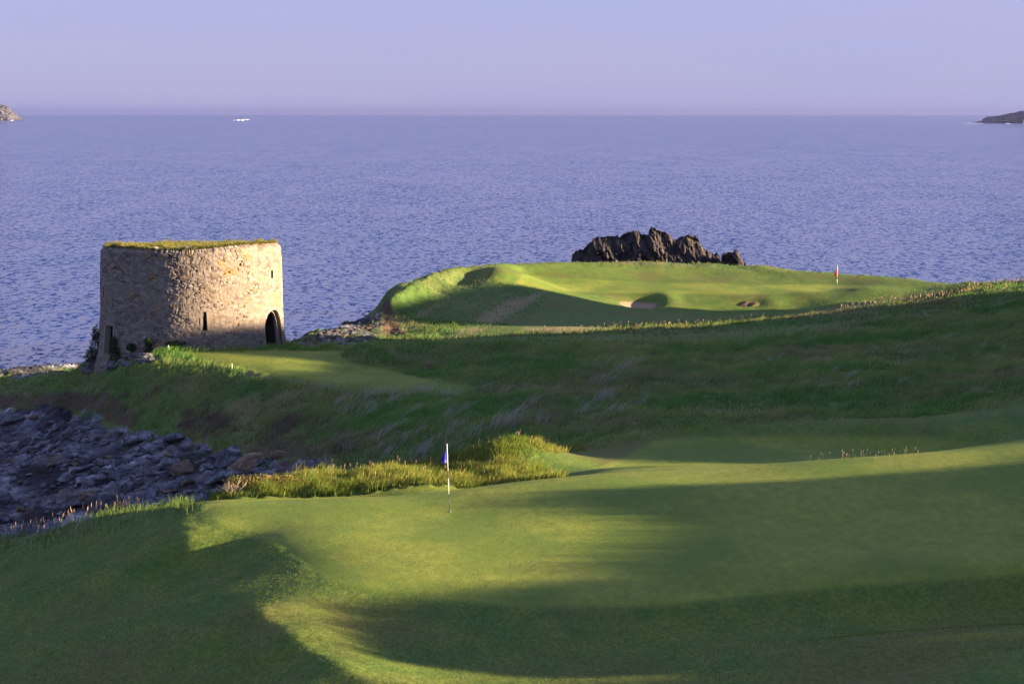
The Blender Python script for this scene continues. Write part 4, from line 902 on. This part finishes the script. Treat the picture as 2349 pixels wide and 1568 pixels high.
# ------------------------------------------------------------------ far islands, surf, gulls
def far_land(name, prof, label, py0, mat, depth, seed):
    Yc = (0-CAMZ)/zslope(py0); wpx = Yc/F0; prof = np.array(prof, float)
    xw = (prof[:, 0]-CX)*wpx; zw = (py0-prof[:, 1])*wpx
    N_, M_ = 260, 60; X, Tt = np.meshgrid(np.linspace(xw[0], xw[-1], N_), np.linspace(0, 1, M_), indexing='ij')
    top = np.interp(X, xw, zw); z_ = top*np.where(Tt < .5, (Tt*2)**.45, np.sqrt(np.clip(2-2*Tt, 0, 1))); sc = wpx*6
    z_ = z_*(1+.05*fbm(X/sc, Tt*6, 4, seed))-.5; yy_ = Tt*depth+.12*depth*fbm(X/sc*1.5, z_/sc*2, 3, seed+2)
    v = np.stack([X-X[0, 0], yy_, z_], -1).reshape(-1, 3); i_ = np.arange(X.size).reshape(X.shape); q_ = np.stack([i_[:-1, :-1], i_[1:, :-1], i_[1:, 1:], i_[:-1, 1:]], -1).reshape(-1, 4)
    tag(obj(name, mesh_np(name, v, q_, mat, False), None, (xw[0], Yc, 0)), label, None, None, 'structure'); return Yc
q = NT('far_rock'); c = q.ramp(q.noise(.02, 5, .7), [(.35, (.07, .07, .08)), (.55, (.10, .095, .095)), (.7, (.14, .13, .12))]); MAT_FAR = q.fin(c, .95, q.bump(q.noise(.05, 5, .7), 1, 12), .1)
IL = far_land('island', [(-220, 272), (-160, 250), (-60, 240), (-20, 239), (0, 242), (5, 248), (8, 252), (14, 258), (19, 264), (22, 271), (28, 273), (33, 275.5)], 'rocky island cut by the left edge on the horizon', 276.5, MAT_FAR, 260, 3)
IR = far_land('island', [(2236, 282), (2250, 280), (2262, 277), (2273, 276), (2275, 267.5), (2285, 267), (2300, 266), (2320, 261), (2338, 258), (2349, 255), (2400, 248), (2500, 240), (2620, 262), (2700, 281)], 'low island cut by the right edge near the horizon', 282.5, MAT_FAR, 160, 7)
q = NT('white_surf'); MAT_FOAM = q.fin((.85, .86, .9), .9, None, .1)
def surf(px0, px1, py, hpx, label, seed):
    Yc = (0-CAMZ)/zslope(py); wpx = Yc/F0; bm = bmesh.new(); r = random.Random(seed); n_ = max(6, int((px1-px0)*1.2))
    for k in range(n_):
        px = r.uniform(px0, px1); e_ = 1-abs((px-(px0+px1)/2)/((px1-px0)/2))**2
        bmesh.ops.create_icosphere(bm, subdivisions=2, radius=1, matrix=Matrix.Translation(((px-(px0+px1)/2)*wpx, r.uniform(-3, 3)*wpx, 0)) @ Matrix.Diagonal((r.uniform(1.0, 3.2)*wpx, 2.2*wpx, hpx*wpx*(.25+.75*e_)*r.uniform(.4, 1), 1)))
    for v in bm.verts: v.co += Vector((r.gauss(0, .1), r.gauss(0, .1), r.gauss(0, .1)))*wpx
    tag(obj('surf', (bm, MAT_FOAM, False), None, (((px0+px1)/2-CX)*wpx, Yc, 0)), label, 'surf', None, 'stuff')
surf(538, 562, 276.5, 2.2, 'white surf breaking over a reef near the horizon', 1); surf(556, 574, 275.2, 2.0, 'second white crest of surf right of the first near the horizon', 2)
surf(27, 35, 276.8, 1.5, 'speck of surf at the foot of the left island', 3)
surf(2206, 2250, 283.0, .7, 'thin line of surf left of the right island', 4); surf(2302, 2312, 284.0, 1.3, 'speck of surf under the middle of the right island', 5); surf(2342, 2360, 283.6, 1.2, 'speck of surf at the right edge of the frame', 6)
MAT_GULL = simple('gull_white', (.8, .8, .8), .7, .1, .03)
for px, py, Yd, lab in ((520, 312, 1900, 'white gull flying low over the sea left of centre'), (1022, 357, 1700, 'white gull flying over the sea near the centre')):
    x_, y_, z_ = P(px, py, Yd); g_ = thing('seagull', lab, 'bird', (x_, y_, z_)); bm = bmesh.new()
    add_tube(bm, [(-.28, 0, 0), (-.18, 0, .01), (0, 0, .02), (.16, 0, .03), (.22, 0, .05), (.29, 0, .04)], [.01, .045, .075, .055, .045, .008], 10); obj('body', (bm, MAT_GULL, True), g_)
    for s_ in (-1, 1):
        bm = bmesh.new(); pts = [(0, .03, .04), (.05, .30*s_, .16), (0, .62*s_, .12)]; w_ = (.18, .15, .03); up = [];
        for (a, b, c_), ww in zip([(0, .04*s_, .04), (.05, .30*s_, .18), (-.02, .62*s_, .13)], w_):
            up.append([bm.verts.new((a+ww/2, b, c_)), bm.verts.new((a-ww/2, b, c_)), bm.verts.new((a-ww/2, b, c_-.012)), bm.verts.new((a+ww/2, b, c_-.012))])
        for A_, B_ in zip(up, up[1:]):
            for i in range(4): bm.faces.new((A_[i], A_[(i+1) % 4], B_[(i+1) % 4], B_[i]))
        bm.faces.new(up[0]); bm.faces.new(up[-1][::-1]); obj('wing', (bm, MAT_GULL, False), g_)
    g_.rotation_euler = (.3, 0, .5); g_.scale = (1, 1, 1)

# ------------------------------------------------------------------ evening sea haze
bm = bmesh.new(); bmesh.ops.create_cube(bm, size=1.0, matrix=Matrix.Translation((0, 14000, 25.5)) @ Matrix.Diagonal((56000, 28400, 63, 1)))
hm = bpy.data.materials.new('haze'); hm.use_nodes = True; ht = hm.node_tree; ht.nodes.clear()
ho = ht.nodes.new('ShaderNodeOutputMaterial'); hv = ht.nodes.new('ShaderNodeVolumePrincipled'); hv.inputs['Color'].default_value = (.58, .62, 1.0, 1); hv.inputs['Density'].default_value = 3.8e-5; hv.inputs['Anisotropy'].default_value = .78
ht.links.new(hv.outputs[0], ho.inputs['Volume']); tag(obj('haze', (bm, hm, False)), 'thin lavender evening haze over the sea', None, None, 'stuff')
